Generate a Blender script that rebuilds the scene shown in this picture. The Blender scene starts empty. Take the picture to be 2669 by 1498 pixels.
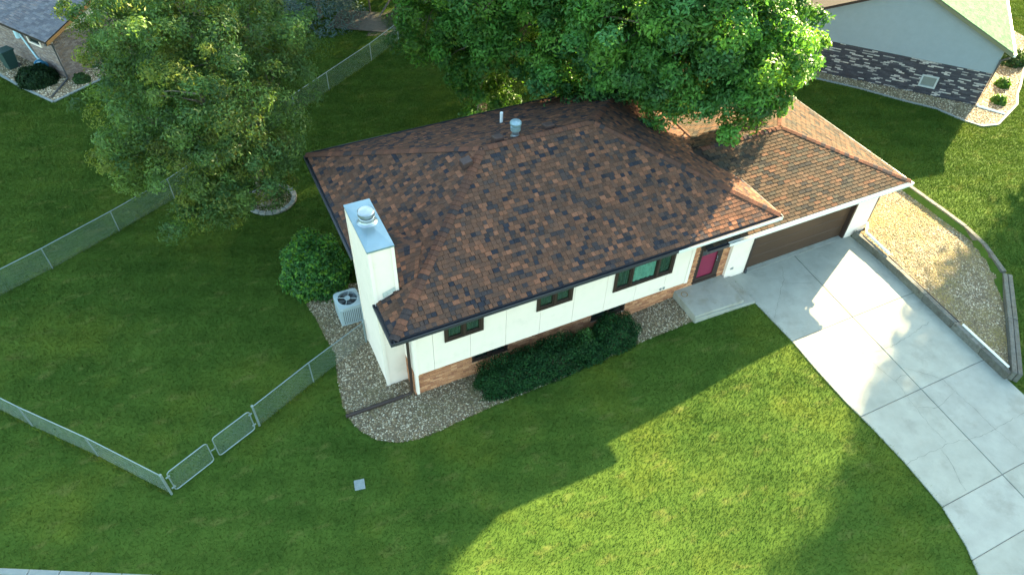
import bpy, math, random
import numpy as np
from mathutils import Matrix, Vector
random.seed(7); rng = np.random.default_rng(11)
SC = bpy.context.scene
COL = SC.collection
R = math.radians
# ------------------------------------------------------------------ camera
cam = bpy.data.cameras.new('camera'); camo = bpy.data.objects.new('camera', cam); COL.objects.link(camo)
CAM = np.array([-3.7005, -13.5577, 19.1995])
CM = np.array([[0.902361, -0.430136, 0.026979], [0.287819, 0.648028, 0.705138], [0.320789, 0.628524, -0.708557]])
camo.matrix_world = Matrix([[CM[0][i], CM[1][i], -CM[2][i], CAM[i]] for i in range(3)] + [[0, 0, 0, 1]])
cam.sensor_width = 36.0; cam.lens = 25.31; cam.clip_end = 1500
SC.camera = camo
# ------------------------------------------------------------------ light
SUN_AZ, SUN_EL = 25.0, 22.5            # azimuth from +x towards +y
w = bpy.data.worlds.new('World'); SC.world = w; w.use_nodes = True
wn = w.node_tree.nodes; wl = w.node_tree.links
sky = wn.new('ShaderNodeTexSky'); sky.sky_type = 'NISHITA'; sky.sun_disc = False
sky.sun_elevation = R(SUN_EL); sky.sun_rotation = R(90 - SUN_AZ); sky.dust_density = 1.0; sky.ozone_density = 1.0
wn['Background'].inputs[1].default_value = 0.105
tint = wn.new('ShaderNodeVectorMath'); tint.operation = 'MULTIPLY'; tint.inputs[1].default_value = (.94, 1.0, .83)   # skylight tint, takes off some blue and a little red
wl.new(sky.outputs[0], tint.inputs[0]); wl.new(tint.outputs[0], wn['Background'].inputs[0])
sun = bpy.data.lights.new('sun', 'SUN'); sun.energy = 5.0; sun.angle = R(0.6); sun.color = (1.0, 0.80, 0.47)
suno = bpy.data.objects.new('sun', sun); COL.objects.link(suno)
sd = Vector((math.cos(R(SUN_EL)) * math.cos(R(SUN_AZ)), math.cos(R(SUN_EL)) * math.sin(R(SUN_AZ)), math.sin(R(SUN_EL))))
suno.rotation_euler = sd.to_track_quat('Z', 'Y').to_euler()
SC.view_settings.view_transform = 'Standard'; SC.view_settings.look = 'None'
SC.view_settings.exposure = 3.33; SC.view_settings.gamma = 1.0
SC.cycles.max_bounces = 6; SC.cycles.diffuse_bounces = 3; SC.cycles.transparent_max_bounces = 4
# ------------------------------------------------------------------ helpers
def tag(o, label=None, cat=None, group=None, kind=None):
    if label: o['label'] = label
    if cat: o['category'] = cat
    if group: o['group'] = group
    if kind: o['kind'] = kind
    return o
def thing(name, label, cat, loc=(0, 0, 0), group=None, kind=None):
    o = bpy.data.objects.new(name, None); COL.objects.link(o); o.location = loc; o.empty_display_size = .2
    return tag(o, label, cat, group, kind)
def put(o, parent):
    COL.objects.link(o)
    if parent is not None:
        o.parent = parent
        if parent.type == 'EMPTY': o.matrix_parent_inverse = Matrix.Translation(-Vector(parent.location))
    return o
def npmesh(name, V, F, mat, col=None, smooth=False):
    """V (n,3), F (m,k) of equal-size faces or list of lists"""
    me = bpy.data.meshes.new(name)
    V = np.asarray(V, np.float32)
    if isinstance(F, np.ndarray):
        m, k = F.shape
        me.vertices.add(len(V)); me.vertices.foreach_set('co', V.ravel())
        me.loops.add(m * k); me.loops.foreach_set('vertex_index', F.astype(np.int32).ravel())
        me.polygons.add(m); me.polygons.foreach_set('loop_start', np.arange(0, m * k, k, dtype=np.int32))
        me.polygons.foreach_set('loop_total', np.full(m, k, np.int32))
        me.update(calc_edges=True)
    else:
        me.from_pydata(V.tolist(), [], F); me.update()
    if col is not None:
        a = me.color_attributes.new('col', 'FLOAT_COLOR', 'POINT')
        c = np.ones((len(V), 4), np.float32); c[:, :3] = col
        a.data.foreach_set('color', c.ravel())
    if smooth: me.polygons.foreach_set('use_smooth', np.ones(len(me.polygons), bool))
    if mat: me.materials.append(mat)
    return me
def nobj(name, V, F, mat, parent=None, col=None, smooth=False):
    return put(bpy.data.objects.new(name, npmesh(name, V, F, mat, col, smooth)), parent)
BOXF = np.array([[0, 3, 2, 1], [4, 5, 6, 7], [0, 1, 5, 4], [1, 2, 6, 5], [2, 3, 7, 6], [3, 0, 4, 7]])
class MB:
    def __init__(s): s.v = []; s.f = []; s.c = []
    def add(s, V, F, c=(1, 1, 1)):
        b = len(s.v); s.v += [tuple(p) for p in V]; s.f += [[i + b for i in f] for f in F]; s.c += [c] * len(V); return s
    def box(s, x0, x1, y0, y1, z0, z1, c=(1, 1, 1)):
        return s.add([(x0, y0, z0), (x1, y0, z0), (x1, y1, z0), (x0, y1, z0), (x0, y0, z1), (x1, y0, z1), (x1, y1, z1), (x0, y1, z1)], BOXF.tolist(), c)
    def obox(s, o, u, n, a0, a1, b0, b1, z0, z1, c=(1, 1, 1)):
        """box along horizontal unit u (a) and n (b) from origin o"""
        P = lambda a, b, z: (o[0] + u[0] * a + n[0] * b, o[1] + u[1] * a + n[1] * b, z)
        return s.add([P(a0, b0, z0), P(a1, b0, z0), P(a1, b1, z0), P(a0, b1, z0), P(a0, b0, z1), P(a1, b0, z1), P(a1, b1, z1), P(a0, b1, z1)], BOXF.tolist(), c)
    def tube(s, pts, rad, n=8, cap=True, c=(1, 1, 1)):
        pts = [Vector(p) for p in pts]; m = len(pts)
        rr = rad if isinstance(rad, (list, tuple)) else [rad] * m
        V = []; F = []
        ref = None
        for i, p in enumerate(pts):
            d = (pts[min(i + 1, m - 1)] - pts[max(i - 1, 0)]).normalized()
            if ref is None: ref = Vector((0, 0, 1)) if abs(d.z) < .9 else Vector((1, 0, 0))
            a = d.cross(ref).normalized(); b = d.cross(a).normalized(); ref = -b if False else ref
            for j in range(n):
                t = 2 * math.pi * (j + .5) / n
                V.append(p + (a * math.cos(t) + b * math.sin(t)) * rr[i])
        for i in range(m - 1):
            for j in range(n):
                F.append([i * n + j, i * n + (j + 1) % n, (i + 1) * n + (j + 1) % n, (i + 1) * n + j])
        if cap: F += [list(range(n))[::-1], [(m - 1) * n + j for j in range(n)]]
        return s.add(V, F, c)
    def lathe(s, o, prof, n=20, c=(1, 1, 1)):
        V = []; F = []
        for r, z in prof:
            for j in range(n):
                t = 2 * math.pi * j / n; V.append((o[0] + r * math.cos(t), o[1] + r * math.sin(t), o[2] + z))
        for i in range(len(prof) - 1):
            for j in range(n): F.append([i * n + j, i * n + (j + 1) % n, (i + 1) * n + (j + 1) % n, (i + 1) * n + j])
        F.append([(len(prof) - 1) * n + j for j in range(n)])
        return s.add(V, F, c)
    def prism(s, poly, z0, z1, c=(1, 1, 1)):
        n = len(poly)
        V = [(p[0], p[1], z0) for p in poly] + [(p[0], p[1], z1) for p in poly]
        return s.add(V, [list(range(n))[::-1], [n + i for i in range(n)]] + [[i, (i + 1) % n, n + (i + 1) % n, n + i] for i in range(n)], c)
    def build(s, name, mat, parent=None, smooth=False):
        return nobj(name, s.v, s.f, mat, parent, np.array(s.c), smooth)
def bevel(o, wd=.01, seg=1):
    m = o.modifiers.new('bevel', 'BEVEL'); m.width = wd; m.segments = seg; m.limit_method = 'ANGLE'; return o
# ------------------------------------------------------------------ materials
def mat(name, color=(.5, .5, .5), rough=.8, var=.12, scale=3.0, bump=0.0, bscale=40.0, metal=0.0, attr=False, spec=.3, dirt=None, dscale=1.2, dlo=.5, dhi=.75, coat=0.0):
    m = bpy.data.materials.new(name); m.use_nodes = True
    nt = m.node_tree; N = nt.nodes; L = nt.links; p = N['Principled BSDF']
    p.inputs['Roughness'].default_value = rough; p.inputs['Metallic'].default_value = metal
    p.inputs['Specular IOR Level'].default_value = spec
    if coat: p.inputs['Coat Weight'].default_value = coat
    tc = N.new('ShaderNodeTexCoord'); geo = N.new('ShaderNodeNewGeometry')
    pos = geo.outputs['Position']
    nz = N.new('ShaderNodeTexNoise'); nz.inputs['Scale'].default_value = scale; nz.inputs['Detail'].default_value = 6; nz.inputs['Roughness'].default_value = .65
    L.new(pos, nz.inputs['Vector'])
    mr = N.new('ShaderNodeMapRange'); mr.inputs['From Min'].default_value = .25; mr.inputs['From Max'].default_value = .75
    mr.inputs['To Min'].default_value = 1 - var; mr.inputs['To Max'].default_value = 1 + var
    L.new(nz.outputs['Fac'], mr.inputs['Value'])
    mul = N.new('ShaderNodeVectorMath'); mul.operation = 'SCALE'; L.new(mr.outputs[0], mul.inputs['Scale'])
    if attr:
        at = N.new('ShaderNodeAttribute'); at.attribute_name = 'col'
        m2 = N.new('ShaderNodeVectorMath'); m2.operation = 'MULTIPLY'; m2.inputs[1].default_value = color
        L.new(at.outputs['Color'], m2.inputs[0]); L.new(m2.outputs[0], mul.inputs[0])
    else: mul.inputs[0].default_value = color
    out = mul.outputs[0]
    if dirt is not None:
        n2 = N.new('ShaderNodeTexNoise'); n2.inputs['Scale'].default_value = dscale; n2.inputs['Detail'].default_value = 8; n2.inputs['Roughness'].default_value = .7
        L.new(pos, n2.inputs['Vector'])
        r2 = N.new('ShaderNodeMapRange'); r2.inputs['From Min'].default_value = dlo; r2.inputs['From Max'].default_value = dhi
        L.new(n2.outputs['Fac'], r2.inputs['Value'])
        mx = N.new('ShaderNodeMix'); mx.data_type = 'RGBA'; L.new(r2.outputs[0], mx.inputs['Factor']); L.new(out, mx.inputs['A']); mx.inputs['B'].default_value = (*dirt, 1)
        out = mx.outputs['Result']
    L.new(out, p.inputs['Base Color'])
    if bump:
        n3 = N.new('ShaderNodeTexNoise'); n3.inputs['Scale'].default_value = bscale; n3.inputs['Detail'].default_value = 4; L.new(pos, n3.inputs['Vector'])
        b = N.new('ShaderNodeBump'); b.inputs['Strength'].default_value = bump; b.inputs['Distance'].default_value = .02
        L.new(n3.outputs['Fac'], b.inputs['Height']); L.new(b.outputs[0], p.inputs['Normal'])
    return m
def leafmat(name, tint=(1, 1, 1), trans=.42, spec=.25):
    m = bpy.data.materials.new(name); m.use_nodes = True
    nt = m.node_tree; N = nt.nodes; L = nt.links; p = N['Principled BSDF']; o = N['Material Output']
    at = N.new('ShaderNodeAttribute'); at.attribute_name = 'col'
    m2 = N.new('ShaderNodeVectorMath'); m2.operation = 'MULTIPLY'; m2.inputs[1].default_value = tint; L.new(at.outputs['Color'], m2.inputs[0])
    L.new(m2.outputs[0], p.inputs['Base Color']); p.inputs['Roughness'].default_value = .5; p.inputs['Specular IOR Level'].default_value = spec
    tr = N.new('ShaderNodeBsdfTranslucent'); m3 = N.new('ShaderNodeVectorMath'); m3.operation = 'MULTIPLY'; m3.inputs[1].default_value = (1.3, 1.25, .5)
    L.new(m2.outputs[0], m3.inputs[0]); L.new(m3.outputs[0], tr.inputs['Color'])
    mx = N.new('ShaderNodeMixShader'); mx.inputs[0].default_value = trans; L.new(p.outputs[0], mx.inputs[1]); L.new(tr.outputs[0], mx.inputs[2])
    L.new(mx.outputs[0], o.inputs['Surface'])
    return m
def lawnmat(name, attr):
    m = bpy.data.materials.new(name); m.use_nodes = True
    nt = m.node_tree; N = nt.nodes; L = nt.links; p = N['Principled BSDF']
    geo = N.new('ShaderNodeNewGeometry')
    def noise(sc, det=5, st=None):
        n = N.new('ShaderNodeTexNoise'); n.inputs['Scale'].default_value = sc; n.inputs['Detail'].default_value = det; n.inputs['Roughness'].default_value = .6
        if st:
            mp = N.new('ShaderNodeMapping'); mp.inputs['Scale'].default_value = st; mp.inputs['Rotation'].default_value = (0, 0, R(28)); L.new(geo.outputs['Position'], mp.inputs[0]); L.new(mp.outputs[0], n.inputs['Vector'])
        else: L.new(geo.outputs['Position'], n.inputs['Vector'])
        return n
    def ramp(n, lo, hi):
        r = N.new('ShaderNodeMapRange'); r.inputs['From Min'].default_value = lo; r.inputs['From Max'].default_value = hi; L.new(n.outputs['Fac'], r.inputs['Value']); return r.outputs[0]
    def mix(f, a, b):
        x = N.new('ShaderNodeMix'); x.data_type = 'RGBA'; L.new(f, x.inputs['Factor'])
        if isinstance(a, tuple): x.inputs['A'].default_value = (*a, 1)
        else: L.new(a, x.inputs['A'])
        x.inputs['B'].default_value = (*b, 1); return x.outputs['Result']
    c = mix(ramp(noise(.55), .35, .7), LAWN_A, LAWN_B)
    c = mix(ramp(noise(.23, 6), .52, .78), c, LAWN_C)
    c = mix(ramp(noise(1.1, 8, (1, 2.2, 1)), .56, .80), c, LAWN_D)
    c = mix(ramp(noise(7.0, 6), .5, .95), c, LAWN_E)
    sx = N.new('ShaderNodeVectorMath'); sx.operation = 'DOT_PRODUCT'; sx.inputs[1].default_value = (.42, .91, 0); L.new(geo.outputs['Position'], sx.inputs[0])   # mower passes
    wob = N.new('ShaderNodeMath'); wob.operation = 'MULTIPLY_ADD'; L.new(noise(.3, 2).outputs['Fac'], wob.inputs[0]); wob.inputs[1].default_value = .8; L.new(sx.outputs['Value'], wob.inputs[2])
    sn = N.new('ShaderNodeMath'); sn.operation = 'SINE'; ms = N.new('ShaderNodeMath'); ms.operation = 'MULTIPLY'; ms.inputs[1].default_value = 5.6; L.new(wob.outputs[0], ms.inputs[0]); L.new(ms.outputs[0], sn.inputs[0])
    mr = N.new('ShaderNodeMapRange'); mr.inputs['From Min'].default_value = -.6; mr.inputs['From Max'].default_value = .6; mr.inputs['To Min'].default_value = .955; mr.inputs['To Max'].default_value = 1.05; L.new(sn.outputs[0], mr.inputs['Value'])
    sc_ = N.new('ShaderNodeVectorMath'); sc_.operation = 'SCALE'; L.new(c, sc_.inputs[0]); L.new(mr.outputs[0], sc_.inputs['Scale']); c = sc_.outputs[0]
    if attr:
        at = N.new('ShaderNodeAttribute'); at.attribute_name = 'col'
        mu = N.new('ShaderNodeVectorMath'); mu.operation = 'MULTIPLY'; L.new(c, mu.inputs[0]); L.new(at.outputs['Color'], mu.inputs[1]); c = mu.outputs[0]
        o = N['Material Output']; tr = N.new('ShaderNodeBsdfTranslucent'); L.new(c, tr.inputs['Color'])
        mx = N.new('ShaderNodeMixShader'); mx.inputs[0].default_value = .3; L.new(p.outputs[0], mx.inputs[1]); L.new(tr.outputs[0], mx.inputs[2]); L.new(mx.outputs[0], o.inputs['Surface'])
    L.new(c, p.inputs['Base Color']); p.inputs['Roughness'].default_value = .9; p.inputs['Specular IOR Level'].default_value = .03
    return m
LAWN_A = (.040, .077, .0125); LAWN_B = (.067, .110, .0185); LAWN_C = (.102, .126, .017); LAWN_D = (.128, .136, .036); LAWN_E = (.029, .060, .0095)
M_lawn = lawnmat('lawn_soil', False); M_grass = lawnmat('grass_blades', True)
M_siding = mat('cream_siding', (.77, .655, .575), .6, .04, 2.0, .05, 60, dirt=(.56, .50, .41), dscale=1.6, dlo=.55, dhi=.95)
M_trimw = mat('white_trim', (.78, .68, .60), .5, .03)
M_brown = mat('dark_brown_trim', (.035, .022, .018), .45, .1, spec=.4)
M_gutter = mat('dark_gutter', (.035, .036, .045), .35, .1, spec=.5)
M_gutterw = mat('pale_gutter', (.62, .62, .58), .4, .05, spec=.5)
M_mortar = mat('mortar', (.30, .24, .19), .95, .15, 12)
M_brick = mat('tan_brick', (1, 1, 1), .9, .22, 18, .3, 90, attr=True)
M_dkbrick = mat('painted_brick', (1, 1, 1), .7, .2, 14, .3, 70, attr=True)
M_dkmortar = mat('dark_mortar', (.02, .021, .026), .9, .2, 10)
M_shingle = mat('asphalt_shingle', (1, 1, 1), .9, .2, 22, .5, 160, attr=True, spec=.03)
M_felt = mat('roof_deck', (.03, .022, .018), .95, .1)
M_conc = mat('driveway_concrete', (.315, .315, .268), .9, .15, 1.6, .2, 130, attr=True, dirt=(.19, .185, .155), dscale=1.1, dlo=.52, dhi=.84)
M_conc2 = mat('stoop_concrete', (.30, .295, .255), .9, .14, 2.2, .25, 120, dirt=(.22, .20, .15), dscale=2.0, dlo=.5, dhi=.75)
M_crack = mat('crack_dirt', (.14, .135, .115), 1, .4, 6)
M_dirt = mat('bed_soil', (.15, .115, .075), 1, .3, 5, .5, 40)
M_peb = mat('river_pebbles', (1, 1, 1), .75, .2, 30, attr=True, dirt=(.15, .125, .05), dscale=.8, dlo=.5, dhi=.74)
M_peb2 = mat('weedy_pebbles', (1, 1, 1), .75, .2, 30, attr=True, dirt=(.24, .18, .055), dscale=.6, dlo=.38, dhi=.62)
M_timber = mat('weathered_timber', (.115, .115, .10), .9, .35, 9, .5, 60, attr=True, dirt=(.06, .05, .035), dscale=3, dlo=.5, dhi=.72)
M_metal = mat('galvanized', (.36, .40, .42), .35, .15, 5, metal=.75)
M_cap = mat('chimney_cap_metal', (.21, .30, .34), .35, .10, 2.0, metal=.5, dirt=(.34, .34, .32), dscale=2.2, dlo=.58, dhi=.8)
M_wire = mat('galvanized_wire', (.24, .31, .31), .5, .1, metal=.3)
M_rail = mat('fence_rail', (.20, .25, .25), .4, .1, metal=.3)
M_ac = mat('ac_enamel', (.33, .40, .425), .45, .06, spec=.5)
M_acd = mat('ac_dark', (.05, .055, .06), .5, .1)
M_glass = mat('window_glass', (.012, .022, .02), .06, .2, 1, spec=.8)
M_glass2 = mat('door_glass', (.03, .035, .04), .08, .1, 1, spec=.8)
M_curtain = mat('green_curtain', (.055, .095, .084), .9, .4, 9)
M_curtain2 = mat('sky_lit_curtain', (.20, .40, .335), .85, .3, 9)  # reflected sky painted into the middle pane's curtain colour
M_door = mat('crimson_door', (.20, .022, .055), .5, .08)
M_gdoor = mat('brown_garage_door', (.055, .03, .018), .5, .14, 1.5, spec=.4)
M_gdoor2 = M_gdoor
M_bark = mat('bark', (.13, .11, .08), .95, .35, 8, .8, 30)
M_leafA = leafmat('leaf_green'); M_leafD = leafmat('leaf_dark', trans=.15, spec=.08)
M_white = mat('white_pvc', (.75, .75, .73), .4, .04)
M_bluep = mat('pale_blue_pipe', (.38, .55, .62), .5, .05); M_blue = mat('blue_plastic', (.06, .25, .42), .5, .1)
M_bin = mat('dark_green_bin', (.02, .05, .045), .5, .1)
M_wood = mat('grey_wood', (.06, .05, .04), .9, .3, 7, .4, 50)
M_owood = mat('orange_wood', (.36, .18, .07), .7, .2, 6)
M_nrsiding = mat('grey_siding', (.15, .20, .235), .6, .05)
M_stone = mat('ring_stone', (.17, .175, .16), .9, .2, 7, .4, 60)
M_walk = mat('walk_concrete', (.21, .23, .22), .85, .12, 3, .2, 90)
M_road = mat('asphalt', (.075, .09, .10), .9, .25, 12, .4, 120)
M_vent = mat('brown_vent', (.055, .033, .030), .5, .1)
# ------------------------------------------------------------------ terrain
def sm(a, b, x): t = np.clip((x - a) / (b - a), 0, 1); return t * t * (3 - 2 * t)
def inpoly(x, y, poly):
    x = np.asarray(x, float); y = np.asarray(y, float); ins = np.zeros(x.shape, bool); n = len(poly)
    for i in range(n):
        x0, y0 = poly[i]; x1, y1 = poly[(i + 1) % n]
        if y0 == y1: continue
        c = ((y0 > y) != (y1 > y)) & (x < (x1 - x0) * (y - y0) / (y1 - y0) + x0); ins ^= c
    return ins
BED_R = [(18.45, .0), (18.5, -1.0), (18.35, -2.6), (18.12, -5.1), (17.95, -7.55), (20.05, -5.86), (21.9, -4.15), (22.6, -2.65), (22.75, -1.65), (22.75, 1.4), (22.75, 6.9), (19.1, 6.9), (19.1, .0)]
BED_RI = [(18.7, -.1), (18.6, -2.6), (18.35, -5.1), (18.2, -7.1), (19.95, -5.6), (21.65, -4.0), (22.35, -2.6), (22.5, -1.6), (22.5, 6.8), (19.2, 6.8), (19.2, -.1)]
def ground(x, y):
    x = np.asarray(x, float); y = np.asarray(y, float)
    z = .52 * sm(4, 13, x)
    z = z + .40 * sm(17.8, 22.6, x) * sm(-9.5, -3.0, y)
    z = z - .25 * sm(9.5, 16, -y) * sm(5, 12, x) * 0
    z = np.where(inpoly(x, y, BED_RI), .60, z)
    return z
def gz(x, y): return float(ground(x, y))
def axis(a, b, s, lo, hi):
    f = list(np.arange(a, b + 1e-6, s)); st = s; v = a; L = []
    while v > lo: st *= 1.35; v -= st; L.append(v)
    st = s; v = f[-1]; H = []
    while v < hi: st *= 1.35; v += st; H.append(v)
    return np.array(L[::-1] + f + H)
gx = axis(-15, 25, .2, -260, 300); gy = axis(-15, 30, .25, -260, 320)
X, Y = np.meshgrid(gx, gy, indexing='ij'); Z = ground(X, Y)
nx, ny = X.shape
idx = np.arange(nx * ny).reshape(nx, ny)
F = np.stack([idx[:-1, :-1], idx[1:, :-1], idx[1:, 1:], idx[:-1, 1:]], -1).reshape(-1, 4)
g = nobj('lawn', np.stack([X, Y, Z], -1).reshape(-1, 3), F, M_lawn, smooth=True); tag(g, kind='structure')
# polygons that carry no grass
DRV_L = [(12.44, .30), (12.475, -1.35), (12.47, -3.25), (12.36, -4.6), (12.31, -6.0), (12.35, -7.1), (12.33, -8.5), (12.2, -9.95), (11.85, -11.1), (11.2, -12.4), (9.8, -14.5)]
DRV_R = [(18.42, .30), (18.42, -2.4), (18.15, -5.1), (17.96, -7.6), (17.9, -8.3), (17.8, -10), (17.8, -14.5)]
DRIVE = DRV_L + DRV_R[::-1]
BED_F = [(-2.23, 5.74), (-2.10, 4.92), (-2.02, 3.86), (-1.9, 3.0), (-2.16, 1.84), (-2.27, .84), (-2.23, .24), (-2.05, -.31), (-1.67, -.85), (-1.14, -1.18), (-.55, -1.33), (.12, -1.33), (1.2, -1.22), (2.11, -1.16), (4, -1.1), (6.09, -1.02), (8, -.97), (10.0, -1.02), (10.0, .4), (0, .4), (0, 6.0), (-1.0, 6.2)]
BED_NR = [(24.4, 11.3), (25.6, 9.7), (26.76, 8.3), (27.89, 6.6), (28.86, 5.35), (29.2, 4.14), (29.65, 3.32), (30.5, 3.1), (31.61, 3.5), (33.0, 4.0), (33.95, 4.72), (34.8, 5.2), (36.9, 6.58), (40, 9), (40.5, 12.5), (31.1, 4.9), (25.8, 10.75), (25.2, 12)]
BED_NL = [(-13.9, 30.6), (-12.42, 27.96), (-11.33, 26.05), (-10.04, 24.1), (-8.18, 25.3), (-5.5, 27.1), (-6.2, 28.2), (-9.25, 26.25), (-12.5, 31.2)]
STOOP = [(9.95, .3), (9.95, -1.1), (12.5, -1.32), (12.5, .3)]
NR_A = np.array([30.99, 4.8]); NR_E = np.array([-.6597, .7515]); NR_N = np.array([.7515, .6597])
nrp = lambda a, b: tuple(NR_A + NR_E * a + NR_N * b)
NL_A = np.array([-9.25, 26.2]); NL_U = np.array([-.54, .8417]); NL_V = np.array([.8417, .54])
nlp = lambda a, b: tuple(NL_A + NL_U * a + NL_V * b)
HOUSE = [(0, .3), (12.3, .3), (12.3, .2), (19, .2), (19, 6.5), (12.5, 6.5), (12.5, 8.6), (0, 8.6)]
NOGRASS = [DRIVE, BED_F, BED_R, BED_NR, BED_NL, STOOP, HOUSE, [nrp(0, 0), nrp(9, 0), nrp(9, 15), nrp(0, 15)], [nlp(0, 0), nlp(8, 0), nlp(8, 9), nlp(0, 9)]]
# ------------------------------------------------------------------ driveway
drv = thing('driveway', 'pale concrete driveway of jointed slabs in front of the garage', None, (15, -5, .5), kind='structure')
def interp(poly, y): 
    ys = [p[1] for p in poly][::-1]; xs = [p[0] for p in poly][::-1]; return float(np.interp(y, ys, xs))
MBb = MB(); MBb.prism([(x + (.03 if i < len(DRV_L) else -.03), y) for i, (x, y) in enumerate(DRIVE)], .40, .526); MBb.build('joint_bed', M_crack, drv)
yj = [.24, -3.3, -6.66, -9.98, -11.45, -14.4]
for r in range(5):
    ya, yb = yj[r] - .010, yj[r + 1] + .010
    ymid = (ya + yb) / 2; xm = 15.5 + .085 * (ymid) + .05
    for side in range(2):
        xm0 = 15.52 + .083 * ya; xm1 = 15.52 + .083 * yb
        ys = sorted({ya, yb, *[p[1] for p in (DRV_L if side == 0 else DRV_R) if yb < p[1] < ya]}, reverse=True)
        if side == 0: poly = [(interp(DRV_L, y), y) for y in ys] + [(xm1 - .010, yb), (xm0 - .010, ya)]
        else: poly = [(xm0 + .010, ya), (xm1 + .010, yb)] + [(interp(DRV_R, y), y) for y in ys[::-1]]
        t = random.uniform(.90, 1.06); dz = random.uniform(-.002, .003)
        m = MB(); m.prism(poly, .44, .545 + dz, (t, t, t * random.uniform(.99, 1.02)))
        bevel(m.build('slab', M_conc, drv), .012)
cracks = [[(14.63, -.25), (14.2, -.84), (13.69, -1.23), (12.62, -2.18)], [(14.11, -.94), (15.1, -1.38)], [(13.47, -4.76), (14.34, -4.7), (14.41, -4.85), (15.69, -4.9), (17.62, -4.61)], [(14.46, -4.29), (14.29, -4.96), (14.35, -5.55), (14.44, -6.09), (14.32, -6.61), (14.23, -7.09), (14.07, -7.81), (14.06, -8.47)], [(15.13, -5.74), (15.49, -6.12), (15.95, -6.71), (15.91, -7.23), (15.92, -8.06), (15.86, -8.82), (15.96, -9.75)], [(14.48, -6.05), (14.77, -5.98), (14.97, -6.05)], [(14.3, -7.17), (14.87, -7.43), (15.72, -7.25)], [(12.32, -8.54), (13.31, -8.5), (13.75, -8.56), (14.09, -8.53), (14.77, -8.7), (15.47, -8.78), (16.26, -8.76), (17.29, -8.73)], [(13.71, -8.59), (13.57, -9.16), (13.3, -9.65), (13.24, -9.91)]]
for c in cracks:
    pts = []
    for a, b in zip(c[:-1], c[1:]):
        n = max(2, int(math.dist(a, b) / .10))
        for i in range(n):
            t = i / n; j = .018 if i else .006
            pts.append((a[0] + (b[0] - a[0]) * t + random.gauss(0, j), a[1] + (b[1] - a[1]) * t + random.gauss(0, j)))
    pts.append(c[-1]); V = []; Fc = []
    for i, p in enumerate(pts):
        q0 = pts[max(i - 1, 0)]; q1 = pts[min(i + 1, len(pts) - 1)]; d = Vector((q1[0] - q0[0], q1[1] - q0[1])).normalized(); wd = random.uniform(.002, .0065)
        V += [(p[0] - d.y * wd, p[1] + d.x * wd, .5515), (p[0] + d.y * wd, p[1] - d.x * wd, .5515)]
        if i: Fc.append([2 * i - 2, 2 * i - 1, 2 * i + 1, 2 * i])
    nobj('crack', V, Fc, M_crack, drv)
# street edge at the lower corner of the picture: kerb and road
kd = Vector((3.55, -1.84)).normalized(); kn = Vector((kd.y, -kd.x)); ko = Vector((-12.0, -.50))
if kn.y > 0: kn = -kn
kerb = thing('kerb', 'pale concrete kerb along the front edge of the lawn', None, (-12, -.6, 0), kind='structure')
for i in range(-8, 22):
    a = i * .82
    m = MB(); m.obox(ko, kd, kn, a + .008, a + .812, .0, .17, -.3, .055 + random.uniform(-.003, .003), (1, 1, 1)); bevel(m.build('kerb_stone', M_walk, kerb), .02, 2)
m = MB(); m.obox(ko, kd, kn, -60, 70, .17, 9, -.5, -.10); tag(m.build('road', M_road), kind='structure')
# ------------------------------------------------------------------ house
XE0, XE1, YE0, YE1, ZE, ZR = -.68, 13.02, -.55, 9.11, 3.94, 5.96
GXE, GY0, GY1, GZE, GP = 19.6, -.44, 6.75, 3.28, .32
house = thing('main_house', 'cream sided house with brown hip roof, white chimney chase and attached garage', 'house', (6, 4, 0))
def holes_rects(x0, x1, z0, z1, holes):
    xs = sorted({x0, x1, *[min(max(h[0], x0), x1) for h in holes], *[min(max(h[1], x0), x1) for h in holes]})
    out = []
    for a, b in zip(xs[:-1], xs[1:]):
        mid = (a + b) / 2; hz = sorted([(h[2], h[3]) for h in holes if h[0] < mid < h[1]]); z = z0
        for p, q in hz:
            if p > z: out.append((a, b, z, min(p, z1)))
            z = max(z, q)
        if z < z1: out.append((a, b, z, z1))
    return out
WINS = [(.99, 2.28, 2.47, 3.30), (4.11, 5.41, 2.47, 3.30), (6.98, 9.36, 2.15, 3.30)]
seams = [0.0, .62, 1.84, 3.06, 4.28, 5.50, 6.72, 7.94, 9.16, 10.16]
WH = [(a, b, c, 3.84) for a, b, c, d in WINS]
m = MB()
for (a, b, c, d) in holes_rects(.02, 10.15, 1.36, 3.84, WH): m.box(a, b, .03, .06, c, d)
m.box(.02, 10.15, .0301, .29, 1.345, 1.37)
m.build('sheathing', M_crack, house)
for a, b in zip(seams[:-1], seams[1:]):
    m = MB(); cc = random.uniform(.98, 1.01)
    for (p, q, c, d) in holes_rects(a + .005, b - .005, 1.34, 3.84, WH): m.box(p, q, 0, .028, c, d)
    m.build('siding_panel', M_siding, house)
for a, b, c, d in WINS: m = MB(); m.box(a, b, 0, .028, d, 3.84); m.build('window_header', M_siding, house)
m = MB(); m.box(10.06, 10.19, -.02, -.002, 1.33, 3.84); m.box(10.162, 10.19, -.002, .29, 1.33, 3.84); m.build('corner_trim', M_trimw, house)
m = MB(); m.box(-.02, .09, -.02, -.002, 1.33, 3.84); m.box(-.02, -.002, -.002, .12, 1.33, 3.84); m.build('corner_trim', M_trimw, house)
# left side siding
for a, b, z0 in ((.12, 1.0, 1.34), (3.2, 5.0, .25), (5.0, 6.8, .25), (6.8, 8.5, .25)):
    m = MB(); m.box(-.018, .01, a + .004, b - .004, z0, 3.84); m.build('siding_panel', M_siding, house)
m = MB(); m.box(.05, 12.4, .62, 8.5, -.1, 3.9); m.box(.012, .1, .12, 8.5, .2, 3.9); m.build('core_wall', M_siding, house)
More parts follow.
